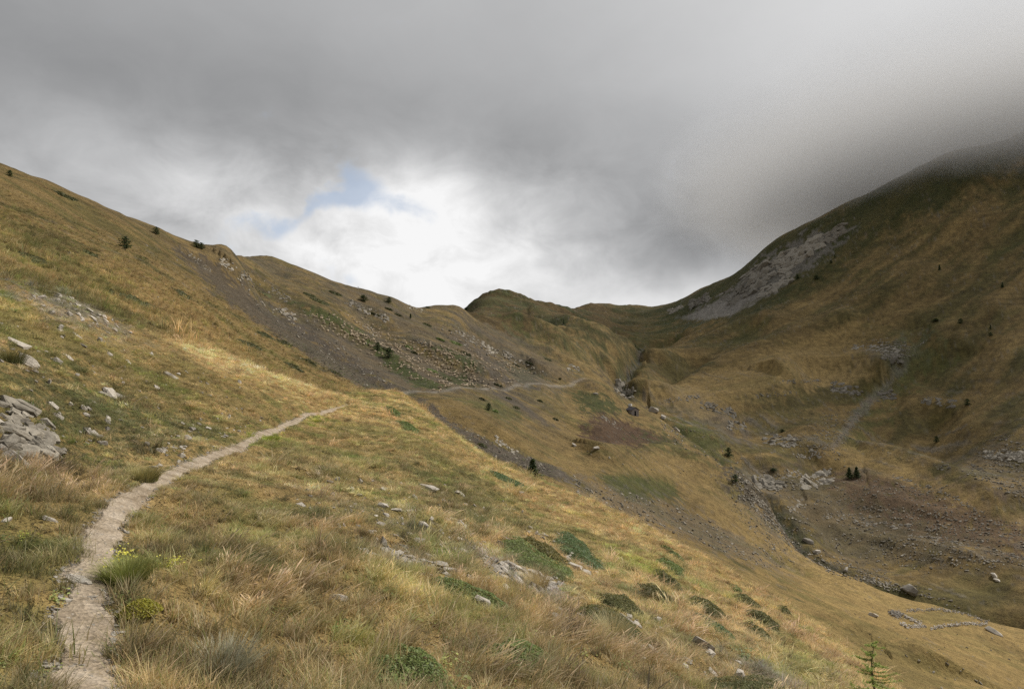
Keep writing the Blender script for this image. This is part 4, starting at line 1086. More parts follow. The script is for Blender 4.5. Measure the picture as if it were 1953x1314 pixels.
ZONES = [ # polygon, count, size range m, nearest distance, farthest, label, group
 ([(600,900),(900,930),(1100,1010),(1060,1140),(700,1080),(560,960)], 260, (0.05,0.25), 6, 80, 'small grey stone among short grass on the slope above the juniper mats', 'stones above the juniper mats'),
 ([(0,600),(300,660),(480,740),(480,800),(300,870),(0,890)], 120, (0.06,0.28), 6, 60, 'small flat stone on the grassy left bank above the trail', 'stones on the left bank'),
 ([(0,760),(60,780),(85,830),(120,870),(40,870),(0,850)], 60, (0.15,0.45), 6, 40, 'dark slate piece in the broken outcrop at the left edge of the bank', 'slates of the broken outcrop'),
 ([(30,550),(130,565),(200,595),(265,645),(180,630),(60,585)], 70, (0.10,0.3), 12, 60, 'brown stone in the stony streak on top of the left bank', 'stones of the stony streak'),
 ([(905,1050),(960,1072),(1080,1112),(1050,1140),(940,1100)], 190, (0.06,0.24), 8, 40, 'angular stone in the strip of pale rubble below the largest juniper mat', 'rubble below the juniper mat'),
 ([(725,1045),(800,1060),(785,1085),(735,1072)], 60, (0.06,0.22), 6, 30, 'stone of the small rubble patch in tall grass left of centre', 'small rubble patch'),
 ([(1000,1010),(1060,1010),(1150,1085),(1130,1110),(1060,1060)], 40, (0.08,0.35), 8, 50, 'pale stone between the two big juniper mats', 'stones between the juniper mats'),
 ([(1050,1160),(1250,1180),(1480,1290),(1400,1300),(1150,1240)], 60, (0.06,0.28), 6, 40, 'pale stone in dry grass around the dark hummocks', 'stones around the dark hummocks'),
 ([(400,780),(520,790),(420,860),(300,900),(300,850)], 70, (0.05,0.16), 7, 40, 'little stone in the turf along the trail', 'stones along the trail'),
]
FAR = [
 ([(1090,905),(1180,935),(1300,965),(1400,1020),(1530,1078),(1460,1085),(1320,1030),(1200,990),(1100,955)], 1100, (0.25,1.3), 70, 300, 0),
 ([(1395,905),(1440,950),(1500,1010),(1525,1065),(1470,1050),(1390,970)], 380, (0.4,1.4), 150, 320, 0),
 ([(430,490),(520,540),(640,640),(760,740),(700,745),(600,670),(480,580)], 420, (0.3,1.4), 90, 420, 0),
 ([(560,580),(760,610),(900,650),(1000,735),(760,748),(640,680)], 520, (0.3,1.2), 150, 420, 0),
 ([(752,758),(860,800),(960,850),(1070,895),(1100,920),(960,885),(850,835)], 380, (0.25,1.0), 85, 260, 0),
 ([(850,600),(930,660),(1000,690),(1060,720),(1000,710),(900,670),(840,630)], 220, (0.5,2.5), 250, 600, 0),
 ([(1430,900),(1560,905),(1700,915),(1953,1020),(1953,1085),(1800,1065),(1640,1095),(1530,1010)], 1000, (0.3,1.7), 280, 540, 1),
 ([(1630,1085),(1690,1085),(1700,1115),(1650,1112)], 260, (0.4,1.4), 240, 420, 2),
 ([(1725,600),(1745,605),(1750,660),(1715,725),(1650,790),(1600,855),(1580,850),(1640,770),(1700,720)], 420, (0.4,1.8), 400, 720, 2),
 ([(1560,790),(1640,770),(1620,840),(1560,870),(1480,850)], 300, (0.4,1.6), 380, 620, 1),
 ([(1390,880),(1440,940),(1500,1000),(1530,1045),(1620,1090),(1700,1120),(1760,1140),(1700,1130),(1600,1100),(1510,1050),(1430,970),(1380,900)], 420, (0.4,1.6), 230, 430, 1),
 ([(1225,800),(1290,800),(1350,850),(1400,890),(1330,880),(1270,850)], 140, (0.4,1.6), 300, 520, 1),
 ([(1880,830),(1953,840),(1953,960),(1830,900)], 240, (0.5,1.8), 340, 560, 1),
 ([(1640,650),(1720,650),(1720,690),(1650,680)], 130, (0.6,2.4), 500, 760, 1),
 ([(1290,605),(1400,560),(1440,560),(1400,600),(1340,612)], 200, (0.8,2.5), 700, 1400, 2),
 ([(1540,1060),(1953,1210),(1953,1314),(1760,1314),(1600,1200)], 150, (0.15,0.8), 60, 300, 0),
 ([(1540,700),(1950,560),(1953,880),(1600,880)], 260, (0.3,1.5), 400, 900, 0),
 ([(1100,750),(1400,920),(1250,900),(1100,870)], 160, (0.3,1.0), 180, 460, 0),
 ([(200,420),(420,500),(620,700),(420,640),(100,480)], 160, (0.15,0.7), 50, 200, 0),
]
cand = []
for poly, n, (s0, s1), d0, d1, lab, grp in ZONES:
    for i in range(n):
        a_, b_ = rand_px(poly); h = hit(a_, b_, d0, d1)
        if h and h[1] > 3:
            cand.append((1.45*s0*(s1/s0)**(random.random()**1.8)/math.hypot(h[0], h[1]), h, s0, lab, grp)); CLEAR.append((h[0], h[1], cand[-1][0]*math.hypot(h[0], h[1])*0.40+0.02))
cand.sort(key=lambda q: -q[0])
for q in cand[:255]:
    r_ = math.hypot(q[1][0], q[1][1]); o_ = put_stone('stone', q[1][0], q[1][1], q[0]*r_, q[3], q[4], sink=0.6)
    if q[4] == 'slates of the broken outcrop':
        o_.material_slots[0].link = 'OBJECT'; o_.material_slots[0].material = mat_crag
SP, SS, SR, SI, ST = [], [], [], [], []
def loose(x, y, s, tone=1.0, lift=0.08, flat_=1.0):
    SP.append((x, y, float(zat(x, y)) + s*lift)); SS.append((s, s*random.uniform(.8, 1.1), s*random.uniform(.8, 1.3)*flat_))
    nr = ground_normal(x, y); e = (nr.to_track_quat('Z', 'Y') @ Euler((random.gauss(0, .25), random.gauss(0, .25), random.uniform(0, 6.28))).to_quaternion()).to_euler()
    SR.append(tuple(e)); SI.append(random.randrange(14)); ST.append((tone,)*3)
for q in cand[255:]:
    loose(q[1][0], q[1][1], q[0]*math.hypot(q[1][0], q[1][1]))
scatter('loose_stones', SP, SS, SR, SI, np.array(ST), stone_meshes, 'countless small stones in the turf and rubble of the near slope')
dark_meshes = []
for q in stone_meshes:
    me = q.data.copy(); me.materials.clear(); me.materials.append(mat_crag); o_ = bpy.data.objects.new('scree_kind.%03d' % len(dark_meshes), me); dark_meshes.append(o_)
SP, SS, SR, SI, ST = [], [], [], [], []
for poly, n, (s0, s1), d0, d1, tone in FAR:
    for i in range(n):
        a_, b_ = rand_px(poly); h = hit(a_, b_, d0, d1)
        if not h: continue
        if tone == 1 and random.random() < 0.30:      # short rows where a bed of rock crops out along the slope
            g_ = ground_normal(h[0], h[1], 5); q_ = Vector((-g_.y, g_.x, 0)).normalized(); q_.rotate(Euler((0, 0, random.gauss(0.08, .12)))); x_0, y_0 = h[0], h[1]
            for j in range(random.randint(4, 14)):
                x_0 += q_.x*random.uniform(.8, 2.4); y_0 += q_.y*random.uniform(.8, 2.4); loose(x_0, y_0 + random.gauss(0, .3), s0*(s1/s0)**(random.random()**1.6)*1.1, 1.0, 0.1)
        else: loose(h[0], h[1], s0*(s1/s0)**(random.random()**2.2)*0.9, (1.0, 0.7, 1.15)[tone], 0.1)
scatter('scree_stones', SP, SS, SR, SI, np.array(ST), dark_meshes, 'countless stones on the screes, ledges and streambed')
# fine gravel and chips of slate on the trail
SP, SS, SR, SI, ST = [], [], [], [], []
pl = [Vector((*p, 0)) for p in PATH]
for i in range(9000):
    k = min(len(pl)-2, int((random.random()**1.3)*len(pl)*0.9)); t = random.random(); p = pl[k].lerp(pl[k+1], t); d = (pl[k+1]-pl[k]).normalized()
    o_ = random.uniform(-1, 1)*(float(path_half(np.array(k+t)))+0.06); x, y = p.x - d.y*o_, p.y + d.x*o_
    if y < 1.5: continue
    s_0 = 0.009*(7.0)**(random.random()**3.2)*(1+0.02*y); loose(x, y, s_0, 1.25, 0.06, 0.6)
scatter('gravel', SP, SS, SR, SI, np.array(ST), stone_meshes, 'slate chips and gravel covering the trodden trail')

# ------------------------------------------------------------------ outcrops of bedrock
def outcrop(px, py, wpx, hpx, dmin, label, n=14, tilt=0.0, group=None, size=1.0, name='rock_outcrop', dmax=3000):
    c0 = hit(px, py, dmin, dmax)
    if not c0: return
    dist_ = c0[1]; root_loc = Vector(c0); bm = bmesh.new(); k = 0
    for i in range(n):
        u_, v_ = random.uniform(-.5, .5), random.uniform(-.5, .5)
        h = hit(px + u_*wpx*math.cos(tilt) - v_*hpx*math.sin(tilt), py + u_*wpx*math.sin(tilt) + v_*hpx*math.cos(tilt), dmin, dmax)
        if not h or abs(h[1]-dist_) > 0.2*dist_: continue
        s_0 = min(wpx, hpx*2.5)/F_PX*dist_*random.choice((0.10, 0.15, 0.2, 0.3, 0.42))*random.uniform(0.8, 1.2)*size*1.5
        g_ = ground_normal(h[0], h[1], 4).to_track_quat('Z', 'Y').to_matrix().to_4x4()
        M = Matrix.Translation(Vector(h) - root_loc - Vector((0, 0, s_0*0.10))) @ g_ @ Euler((random.gauss(0.15, .22), random.gauss(-0.1, .22), random.gauss(0.3, .6))).to_matrix().to_4x4()
        hull_bm((s_0*random.uniform(0.9, 1.6), s_0*random.uniform(0.6, 1.1), s_0*random.uniform(0.35, 0.8)), 14, bm, M, 0.6); k += 1
    if not k: bm.free(); return
    ob = bm_ob(name, bm, mat_crag); ob.location = root_loc; return tag(ob, label, 'rock outcrop', group)
OUT = [
 (1487,840,62,20,300,'grey ledge on the brown flank, left of the dry side gully',22,0.15),
 (1405,812,36,18,300,'rounded rock knob above the ravine bend',12,0.1),
 (1466,920,62,26,280,'wide crag standing over the stream, lowest on the flank',26,0.1),
 (1558,915,62,28,280,'pale tilted crag under the golden shoulder with the paired spruces',24,-0.3),
 (1514,902,26,18,280,'small bright crag between the wide crag and the tilted one',9,0.2),
 (1519,966,28,20,260,'broken crag above the green streambank',9,-0.3),
 (1555,864,24,14,300,'small ledge left of the end of the dry gully',7,0.5),
 (1528,870,40,8,300,'thin ledge beside the small one near the dry gully',9,0.1),
 (1475,860,12,8,300,'small knot of blocks below the grey ledge',9,0),
 (1918,868,80,18,330,'long pale cliff band at the right edge of the view',24,0.08),
 (1790,766,64,14,400,'scattered pale ledges high right of the dry gully',16,0.15),
 (1689,752,34,22,400,'dark square crag right beside the dry gully',10,-0.2),
 (1613,742,60,18,400,'brown broken ledges left of the dry gully',18,0.2),
 (1505,727,24,8,400,'little ledge under the pale shoulder, left of two',7,0),
 (1544,726,34,7,400,'little ledge under the pale shoulder, right of two',8,0),
 (1668,664,84,12,450,'long pale ledge leading to the top of the dry gully',24,0.05),
 (1700,680,40,20,450,'stepped ledges where the gully narrows',14,0.2),
 (1800,888,22,14,330,'lone grey crag on the open brown flank',7,0),
 (1730,916,60,7,300,'upper part of the slanting pale rib below the shoulder',14,0.35),
 (1800,940,70,7,300,'middle part of the slanting pale rib below the shoulder',14,0.42),
 (1855,968,50,7,300,'lower part of the slanting pale rib below the shoulder',10,0.42),
 (1680,1000,110,10,260,'row of low blocks across the stony dark slope',20,0.08),
 (1790,1030,120,10,260,'longer row of low blocks across the dark slope to the right',22,0.12),
 (1600,985,60,8,260,'short row of low blocks near the stream on the dark slope',12,0.1),
 (1480,752,80,8,420,'faint line of rocks in the golden flank over the ravine',12,-0.1),
 (1300,760,70,10,380,'rough ledges above the right wall of the ravine',14,-0.15),
 (1370,780,70,16,380,'reddish broken wall of the ravine',18,0.3),
 (431,505,30,12,120,'rocks at the skyline end of the grey gully',10,0.6),
 (473,528,40,12,120,'pale rocks below the skyline ones on the left hill',12,0.6),
 (532,562,40,12,120,'rocks halfway along the slanting pale row',12,0.55),
 (545,598,40,14,120,'dark rocks in the bed of the grey gully',12,0.6),
 (380,500,60,8,120,'dark rock rib at the head of the grey gully',12,0.65),
 (675,582,34,12,200,'crag with a white face, top of the scree hill',10,0.5),
 (697,591,26,14,200,'dark crag next to the white-faced one on the scree hill',9,0.4),
 (728,605,34,12,200,'line of crags right of the dark crag on the scree hill',12,0.6),
 (708,632,40,10,200,'slanting ledges in the upper scree',12,0.6),
 (802,649,22,12,250,'small crag in the middle of the flock',8,0.3),
 (790,588,34,10,300,'rocks just under the skyline of the scree hill',10,0.4),
 (911,654,28,12,260,'pale slab face above the flock, brightest rock of the scree hill',10,0.5),
 (935,668,30,12,260,'dark overhang just right of the pale slab face',10,0.5),
 (880,637,26,8,260,'thin rocks uphill of the pale slab face',8,0.5),
 (975,682,40,12,260,'rocks along the shaded gully beyond the flock',12,0.5),
 (1093,703,26,12,350,'grey crag on the golden spur over the ravine',9,0.2),
 (1190,745,40,22,400,'dark jagged walls of the narrow gorge',16,0.5),
 (1165,806,46,8,300,'grey rib of slabs crossing the brown soil',12,0.5),
 (965,852,60,12,100,'broken slabs beside the lower grey gully',18,0.65),
 (1015,880,40,10,90,'last slabs of the lower grey gully above the spruce',10,0.5),
 (50,825,100,44,7,'layered dark slate outcrop in the bank at the left edge',34,0.3),
]
for o_ in OUT:
    outcrop(*o_[:5], o_[5], o_[6]*4, o_[7], size=0.44 if o_[0] > 100 else 0.34)
# crags of the cliff below the cloud
CL = [((1585,450),(60,16),-0.5,'topmost pale crags of the cliff, nearest the cloud'), ((1540,478),(60,22),-0.55,'upper crag wall of the cliff'), ((1500,500),(50,34),-0.6,'tall grey wall in the middle of the cliff'),
      ((1450,525),(60,36),-0.6,'dark broad wall of the cliff'), ((1405,560),(50,30),-0.6,'lower crags feeding the scree fan'), ((1480,545),(70,16),-0.5,'row of small buttresses at the foot of the cliff'),
      ((1335,575),(40,14),-0.5,'small outlying crags left of the scree fan'), ((1290,590),(30,8),-0.4,'faint crags near the saddle')]
for (px, py), (w_0, h_0), t_, lab in CL:
    outcrop(px, py, w_0, h_0, 620, lab, 90, t_, 'crags of the cliff', 0.62, 'cliff_crag')

# ------------------------------------------------------------------ ruined sheepfold: tumbled dry-stone walls
def wall_ruin(pts, label, dens=2.2, wpx=5):
    bm = bmesh.new(); o0 = None
    for (x0, y0), (x1, y1) in zip(pts[:-1], pts[1:]):
        n = max(2, int(math.hypot(x1-x0, y1-y0)*dens))
        for i in range(n):
            t = random.random(); h = hit(x0+(x1-x0)*t + random.gauss(0, wpx*.3), y0+(y1-y0)*t + random.gauss(0, wpx*.22), 60, 300)
            if not h: continue
            if o0 is None: o0 = Vector(h)
            if (Vector(h)-o0).length > 60: continue
            s_0 = random.uniform(0.25, 0.6)
            M = Matrix.Translation(Vector(h)-o0+Vector((0, 0, random.uniform(0, .55)))) @ Euler((random.gauss(0, .3), random.gauss(0, .3), random.uniform(0, 6))).to_matrix().to_4x4()
            hull_bm((s_0, s_0*.75, s_0*.5), 12, bm, M, 0.8)
    ob = bm_ob('ruined_wall', bm, mat_rock); ob.location = o0; tag(ob, label, 'ruin', 'ruined sheepfold')
wall_ruin([(1697,1168),(1720,1172),(1716,1178),(1698,1170)], 'thick stone heap, highest remnant at the left corner of the ruined fold', 5, 9)
wall_ruin([(1718,1190),(1732,1197),(1765,1195)], 'short tumbled wall along the near side of the ruined fold', 3)
wall_ruin([(1776,1200),(1800,1195),(1850,1190),(1882,1192)], 'long low wall closing the right half of the ruined fold', 2.2)
wall_ruin([(1730,1166),(1790,1163),(1840,1171),(1885,1188)], 'thin scattered far wall of the ruined fold', 1.6)
wall_ruin([(1725,1176),(1745,1186),(1755,1190)], 'cross wall dividing the ruined fold', 3)

# ------------------------------------------------------------------ conifers
mat_bark, T, b, o = new_mat('bark'); nb = T.noise(T.n('ShaderNodeTexCoord').outputs['Object'], 9, 4).outputs['Fac']
T.link(T.ramp(nb, [(0.3, (0.05, 0.04, 0.03)), (0.7, (0.16, 0.13, 0.10))]), b.inputs['Base Color'])
def make_conifer(kind):
    s = Sheaf(); t_ = Sheaf(); bk = (0.09, 0.07, 0.05)
    H = 1.0; R = {'spruce': 0.30, 'bush': 0.55, 'pine': 0.38}[kind]; low = {'spruce': 0.08, 'bush': 0.02, 'pine': 0.2}[kind]
    t_.tube((0, 0, -0.06), (0, 0, 0.9), 0.030, 0.006, bk)
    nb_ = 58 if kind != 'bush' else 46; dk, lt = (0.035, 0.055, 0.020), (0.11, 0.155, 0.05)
    for i in range(nb_):
        f = (i + random.random())/nb_; z = low + (1-low)*f*0.98
        prof = (1-f)**0.8 if kind == 'spruce' else math.sqrt(max(0.0, 1-(f*1.02)**2)) if kind == 'bush' else (1-f)**0.5*(0.6+0.4*f)
        L = R*prof*random.uniform(0.6, 1.12) + 0.03; an = i*2.4 + random.uniform(-.4, .4)
        d = Vector((math.cos(an), math.sin(an), random.uniform(-0.15, 0.35))); p0 = Vector((0, 0, z)); 
        if L > 0.1: t_.tube(p0, p0+d*L*0.85, 0.007, 0.002, bk, 3)
        for k in range(int(9+L*42)):
            t = random.uniform(0.15, 1.05); w = 0.09*(1.1-t*0.7)*(L/R+0.3)
            p = p0 + d*L*t + Vector((random.gauss(0, w*.5), random.gauss(0, w*.5), random.gauss(0, w*.3)))
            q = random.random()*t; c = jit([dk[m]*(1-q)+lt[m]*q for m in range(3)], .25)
            s.leaf(p, (random.gauss(0, .7), random.gauss(0, .7), .8), random.uniform(0.08, 0.15), 0.5, c)
    return s, t_
CON = {}
for kd in ('spruce', 'bush', 'pine'):
    for v_ in range(2):
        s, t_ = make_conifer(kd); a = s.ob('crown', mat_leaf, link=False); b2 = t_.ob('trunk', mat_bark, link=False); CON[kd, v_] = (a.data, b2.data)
def conifer(px, py, hpx, kd, dmin, label, dmax=2500, name=None, dx=0.0, wide=1.0):
    h = hit(px, py, dmin, dmax)
    if not h:
        for q in range(1, 14):
            h = hit(px, py+q, dmin, dmax)
            if h: break
    if not h: return
    H = hpx/F_PX*h[1]; name = name or {'spruce': 'spruce_tree', 'bush': 'conifer_bush', 'pine': 'pine_tree'}[kd]
    root = empty(name, (h[0], h[1], h[2]-0.02*H), random.uniform(0, 6)); root.scale = (H*wide, H*wide, H)
    ms = CON[kd, random.randrange(2)]
    for nm_, m_ in (('crown', ms[0]), ('trunk', ms[1])):
        o_ = bpy.data.objects.new(nm_, m_); C.objects.link(o_); o_.parent = root
    return tag(root, label, {'bush': 'bush'}.get(kd, 'tree'))
TREES = [
 (1016,917,40,'spruce',60,'young dark spruce standing at the crest in the middle of the view',1.25),
 (238,476,26,'bush',60,'round dark pine bush, largest on the left hill',0.9), (298,447,15,'bush',80,'small dark bush just under the left skyline',0.9),
 (18,337,13,'bush',100,'dark bush near the skyline at the far left',0.9), (374,472,15,'bush',120,'left half of the bushy pair on the left skyline',1.0),(384,475,13,'bush',120,'right half of the bushy pair on the left skyline',1.0),
 (742,682,20,'bush',150,'dark bush amid the flock, right of two',0.8), (720,669,17,'bush',150,'dark bush amid the flock, left of two',0.8), (932,783,15,'bush',120,'dark bush below the track in the basin',0.9),
 (693,575,13,'bush',200,'wide green bush high on the scree hill',1.4), (742,577,11,'bush',260,'dark bush on the skyline of the scree hill',1.0), (783,609,11,'pine',200,'small tree below the skyline of the scree hill',0.8),
 (1075,618,9,'spruce',500,'tiny dark spruce on the shaded spur left of the peak valley',0.8), (1620,913,22,'spruce',280,'left spruce of the pair on the golden shoulder',1.1), (1634,911,21,'spruce',280,'right spruce of the pair on the golden shoulder',1.1),
 (1390,871,18,'bush',300,'dark bush at the lip of the ravine',0.8), (1402,919,15,'bush',200,'dark bush on the near crest above the stream',0.9), (1845,773,13,'bush',380,'dark bush beside the pale ledges on the right flank',0.9),
 (1786,843,12,'bush',330,'dark bush on the open flank right of the dry gully',0.8), (1792,516,12,'spruce',600,'small dark spruce high on the right flank',0.8), (1912,549,11,'spruce',560,'dark conifer high near the right edge of the view',0.9),
 (1832,617,10,'bush',500,'small bush right of the head of the dry gully',1.0), (1889,628,9,'spruce',500,'upper of two tiny conifers near the right edge',0.8), (1889,641,8,'bush',500,'lower of two tiny conifers near the right edge',1.0),
 (1521,532,9,'bush',600,'dark bush at the foot of the cliff, left of two',1.0), (1557,533,9,'bush',600,'dark bush at the foot of the cliff, right of two',1.2), (1592,492,7,'spruce',600,'tiny conifer beside the upper crags',0.8),
 (1585,502,6,'bush',600,'tiny bush under the conifer beside the upper crags',1.0), (1784,613,6,'bush',480,'flat green bush at the head of the dry gully',2.4), (1492,824,6,'bush',300,'dark low bush above the grey ledge',1.8),
 (1475,898,6,'bush',280,'low dark bush over the wide crag',2.4), (889,592,6,'bush',500,'tiny bushes on the left shoulder of the peak',1.6), (1068,724,4,'bush',330,'dark low bush left of the gorge',1.8), (1250,590,0,'bush',800,'',1),
 (530,406,0,'bush',60,'',1),
]
for px, py, hp, kd, dm, lab, wd in TREES:
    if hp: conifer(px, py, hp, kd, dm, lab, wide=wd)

# dark low shrubs dotted over the hills
HS = [((60,492),(34,7)),((130,502),(30,6)),((175,485),(26,5)),((120,545),(40,8)),((262,575),(40,8)),((320,600),(34,7)),((215,560),(30,6)),((105,525),(30,7)),((345,560),(24,5)),((410,600),(24,5)),((480,660),(26,6)),((430,625),(20,4)),
      ((505,640),(22,5)),((365,620),(20,5)),((545,655),(18,4)),((320,470),(20,4)),((120,372),(26,4)),((200,430),(18,4)),((560,700),(20,5)),((620,725),(20,5)),((590,690),(16,4)),((660,735),(14,4)),((640,712),(12,4))]
WHERE = ['lower left hill', 'left hill']
for i, ((px, py), (a_, b_)) in enumerate(HS[::2]):
    poly = [(px+a_*e_*math.cos(q)+b_*0.2*math.sin(q), py+a_*e_*0.42*math.cos(q)+b_*e_*math.sin(q)) for q in np.linspace(0, 6.28, 14)[:-1] for e_ in (random.uniform(0.5, 1.25),)]
    carpet(poly, 'heath', 0.25, 26, label='low dark heath patch in the golden grass of the left hill', group='heath patches on the left hill', n=420, dmax=230)
HF = [((610,575),(20,4)),((590,563),(14,3)),((500,560),(16,3)),((640,560),(14,3)),((740,668),(12,3)),((780,663),(8,3)),((790,673),(7,2)),((840,648),(9,2)),((870,655),(12,3)),((890,675),(10,3)),((825,708),(12,3)),((850,722),(14,3)),((812,585),(8,2)),
      ((715,600),(10,2)),((742,590),(8,2)),((760,601),(8,2)),((815,620),(10,2)),((985,697),(8,2)),((1045,686),(8,2)),((950,735),(9,2)),((1010,693),(8,2)),((945,785),(6,2)),((985,778),(7,2)),((1030,765),(6,2)),((920,850),(10,3)),((970,760),(7,2)),((920,762),(6,2)),((1060,800),(6,2))]
for (px, py), (a_, b_) in HF:
    poly = [(px+a_*math.cos(q)+b_*0.2*math.sin(q), py+a_*0.35*math.cos(q)+b_*math.sin(q)) for q in np.linspace(0, 6.28, 9)[:-1]]
    carpet(poly, 'heath' if px % 3 else 'green', 0.6, 130, label='dark shrub patch on the scree hill and around the track', group='shrub patches around the scree hill', n=260, dmax=520)

# ------------------------------------------------------------------ the young larch at the lower right
def larch():
    x, y = (1645-CX)/F_PX*12.6, 12.6; z = float(zat(x, y)); top = (HOR-1203)/F_PX*12.6*1.0; H = top - z
    root = empty('larch_tree', (x, y, z)); tr, fo = Sheaf(), Sheaf(); bk = (0.17, 0.15, 0.12)
    pts = [Vector((random.gauss(0, .012)*H*(i > 0), random.gauss(0, .012)*H*(i > 0), H*i/8)) for i in range(9)]
    for i in range(8): tr.tube(pts[i]-Vector((0, 0, .1 if i == 0 else 0)), pts[i+1], 0.035*(1-i/8.5), 0.035*(1-(i+1)/8.5), bk, 6)
    br = Sheaf()
    def needles(a_, b_, n):
        for k in range(n):
            t = random.random(); p = a_.lerp(b_, t)
            for j in range(5):
                d = Vector((random.gauss(0, 1), random.gauss(0, 1), random.gauss(0.2, 1))).normalized()
                fo.leaf(p + d*0.016, d.cross(Vector((random.random(), 1, .3))), 0.045, 0.2, jit((0.33, 0.42, 0.09), .22))
    for i in range(62):
        f = 0.05 + 0.93*random.random(); z0 = H*f; an = i*2.399 + random.gauss(0, .9)
        L = H*0.36*(1-f)**0.6*random.uniform(0.35, 1.15) + 0.05
        p = Vector((0, 0, z0)); d = Vector((math.cos(an), math.sin(an), -0.10)).normalized(); prev = p
        for k in range(5):
            q = prev + d*(L/5); d = (d + Vector((random.gauss(0, .1), random.gauss(0, .1), 0.11))).normalized()
            br.tube(prev, q, 0.008*(1-k/5.5), 0.008*(1-(k+1)/5.5), bk, 4); needles(prev, q, max(2, int(L*12)))
            if k > 0 and random.random() < 0.75:
                sd_ = Vector((-d.y, d.x, random.uniform(-.5, .2)))*random.choice((-1, 1)); e = q + (sd_+d*0.6).normalized()*L*random.uniform(.12, .28)
                br.tube(q, e, 0.004, 0.002, bk, 3); needles(q, e, 4)
            prev = q
    tr.ob('trunk', mat_bark, root); br.ob('branch', mat_bark, root); fo.ob('needles', mat_leaf, root)
    tag(root, 'young light green larch with sparse feathery branches at the lower right', 'tree')
larch()

# ------------------------------------------------------------------ tussocks and cushions beside the trail
def tussock(px, py, dmin, R, H, n, c0, c1, label, leafs=0, name='grass_tussock', cat='tussock'):
    h = hit(px, py, dmin); s = Sheaf(); fl = Sheaf()
    for i in range(n):
        a_ = random.uniform(0, 6.28); r_ = R*0.55*math.sqrt(random.random()); c = jit(c0, .25); 
        s.blade((r_*math.cos(a_), r_*math.sin(a_), -0.03), H*random.uniform(.55, 1.15), random.uniform(.3, 1.0)*(0.5+r_/R), a_+random.gauss(0, .35), 0.0045, c, [q*1.15 for q in jit(c1, .2)], 4)
    for i in range(leafs):
        a_ = random.uniform(0, 6.28); r_ = R*math.sqrt(random.random()); zz = H*0.9*(1-(r_/R)**2)+0.02
        fl.leaf((r_*math.cos(a_), r_*math.sin(a_), zz*random.uniform(.8, 1.1)), (random.gauss(0, .6), random.gauss(0, .6), 1), 0.016, .8, jit(c1, .25))
    if leafs:
        root = empty(name, h); s.ob('stem', mat_leaf, root); fl.ob('foliage', mat_leaf, root)
    else:
        root = s.ob(name, mat_leaf); root.location = h
    return tag(root, label, cat)
tussock(240,1112,3,0.26,0.24,1500,(0.16,0.20,0.045),(0.26,0.27,0.08),'tall bright green tussock hanging over the right edge of the trail')
tussock(268,1172,3,0.14,0.09,500,(0.12,0.14,0.02),(0.34,0.32,0.045),'low yellow-green cushion plant right of the trail',1500,'cushion_plant','plant')
tussock(270,915,6,0.42,0.26,1500,(0.20,0.20,0.075),(0.36,0.31,0.13),'bushy dry green tussock left of the trail where it bends')
tussock(510,838,14,0.7,0.16,1400,(0.20,0.24,0.03),(0.33,0.36,0.05),'bright lime-green tussock on the right edge of the trail')
tussock(598,803,24,0.8,0.14,900,(0.22,0.25,0.03),(0.36,0.38,0.06),'lime-green tussock farther up the trail, near its end')
tussock(1020,1120,8,0.45,0.45,800,(0.34,0.28,0.14),(0.62,0.50,0.28),'tall pale straw tussock under the strip of rubble')
tussock(1165,1215,7,0.35,0.42,700,(0.30,0.27,0.13),(0.58,0.50,0.28),'tall pale tussock in front of the nearest dark hummock')
tussock(15,690,8,0.55,0.35,1100,(0.10,0.11,0.04),(0.20,0.18,0.07),'dark shaggy tussock left of the large pale boulder')
tussock(420,1290,2.5,0.30,0.26,1000,(0.30,0.30,0.20),(0.44,0.42,0.30),'grey-green hairy tussock at the bottom edge of the view')

# ------------------------------------------------------------------ flock of sheep on the scree hill
mat_wool, T, b, o = new_mat('wool'); b.inputs['Base Color'].default_value = (0.46, 0.38, 0.28, 1)
def sheep_mesh():
    bm = bmesh.new()
    r_ = bmesh.ops.create_icosphere(bm, subdivisions=2, radius=1)
    for v in r_['verts']:
        v.co = Vector((v.co.x*0.56, v.co.y*0.25, v.co.z*0.27 + 0.62)); v.co.z += 0.04*math.sin(v.co.x*5)
    r_ = bmesh.ops.create_icosphere(bm, subdivisions=1, radius=1)
    for v in r_['verts']:
        v.co = Vector((0.66 + v.co.x*0.17, v.co.y*0.085, 0.66 + v.co.z*0.10 - v.co.x*0.09))
    r_ = bmesh.ops.create_cone(bm, segments=6, radius1=.14, radius2=.08, depth=.24, cap_ends=True)
    bmesh.ops.transform(bm, matrix=Matrix.Translation((0.53, 0, 0.68)) @ Matrix.Rotation(1.2, 4, 'Y'), verts=r_['verts'])
    for sx in (-.36, .34):
        for sy in (-.12, .12):
            r_ = bmesh.ops.create_cone(bm, segments=5, radius1=.028, radius2=.055, depth=.46, cap_ends=True)
            bmesh.ops.translate(bm, vec=(sx, sy, .22), verts=r_['verts'])
    for sy in (-1, 1):
        r_ = bmesh.ops.create_cone(bm, segments=4, radius1=.03, radius2=.008, depth=.12, cap_ends=True)
        bmesh.ops.transform(bm, matrix=Matrix.Translation((0.60, sy*.10, .74)) @ Matrix.Rotation(sy*-1.7, 4, 'X'), verts=r_['verts'])
    me = bpy.data.meshes.new('sheep'); bm.to_mesh(me); bm.free(); me.materials.append(mat_wool); return me
SM = sheep_mesh()
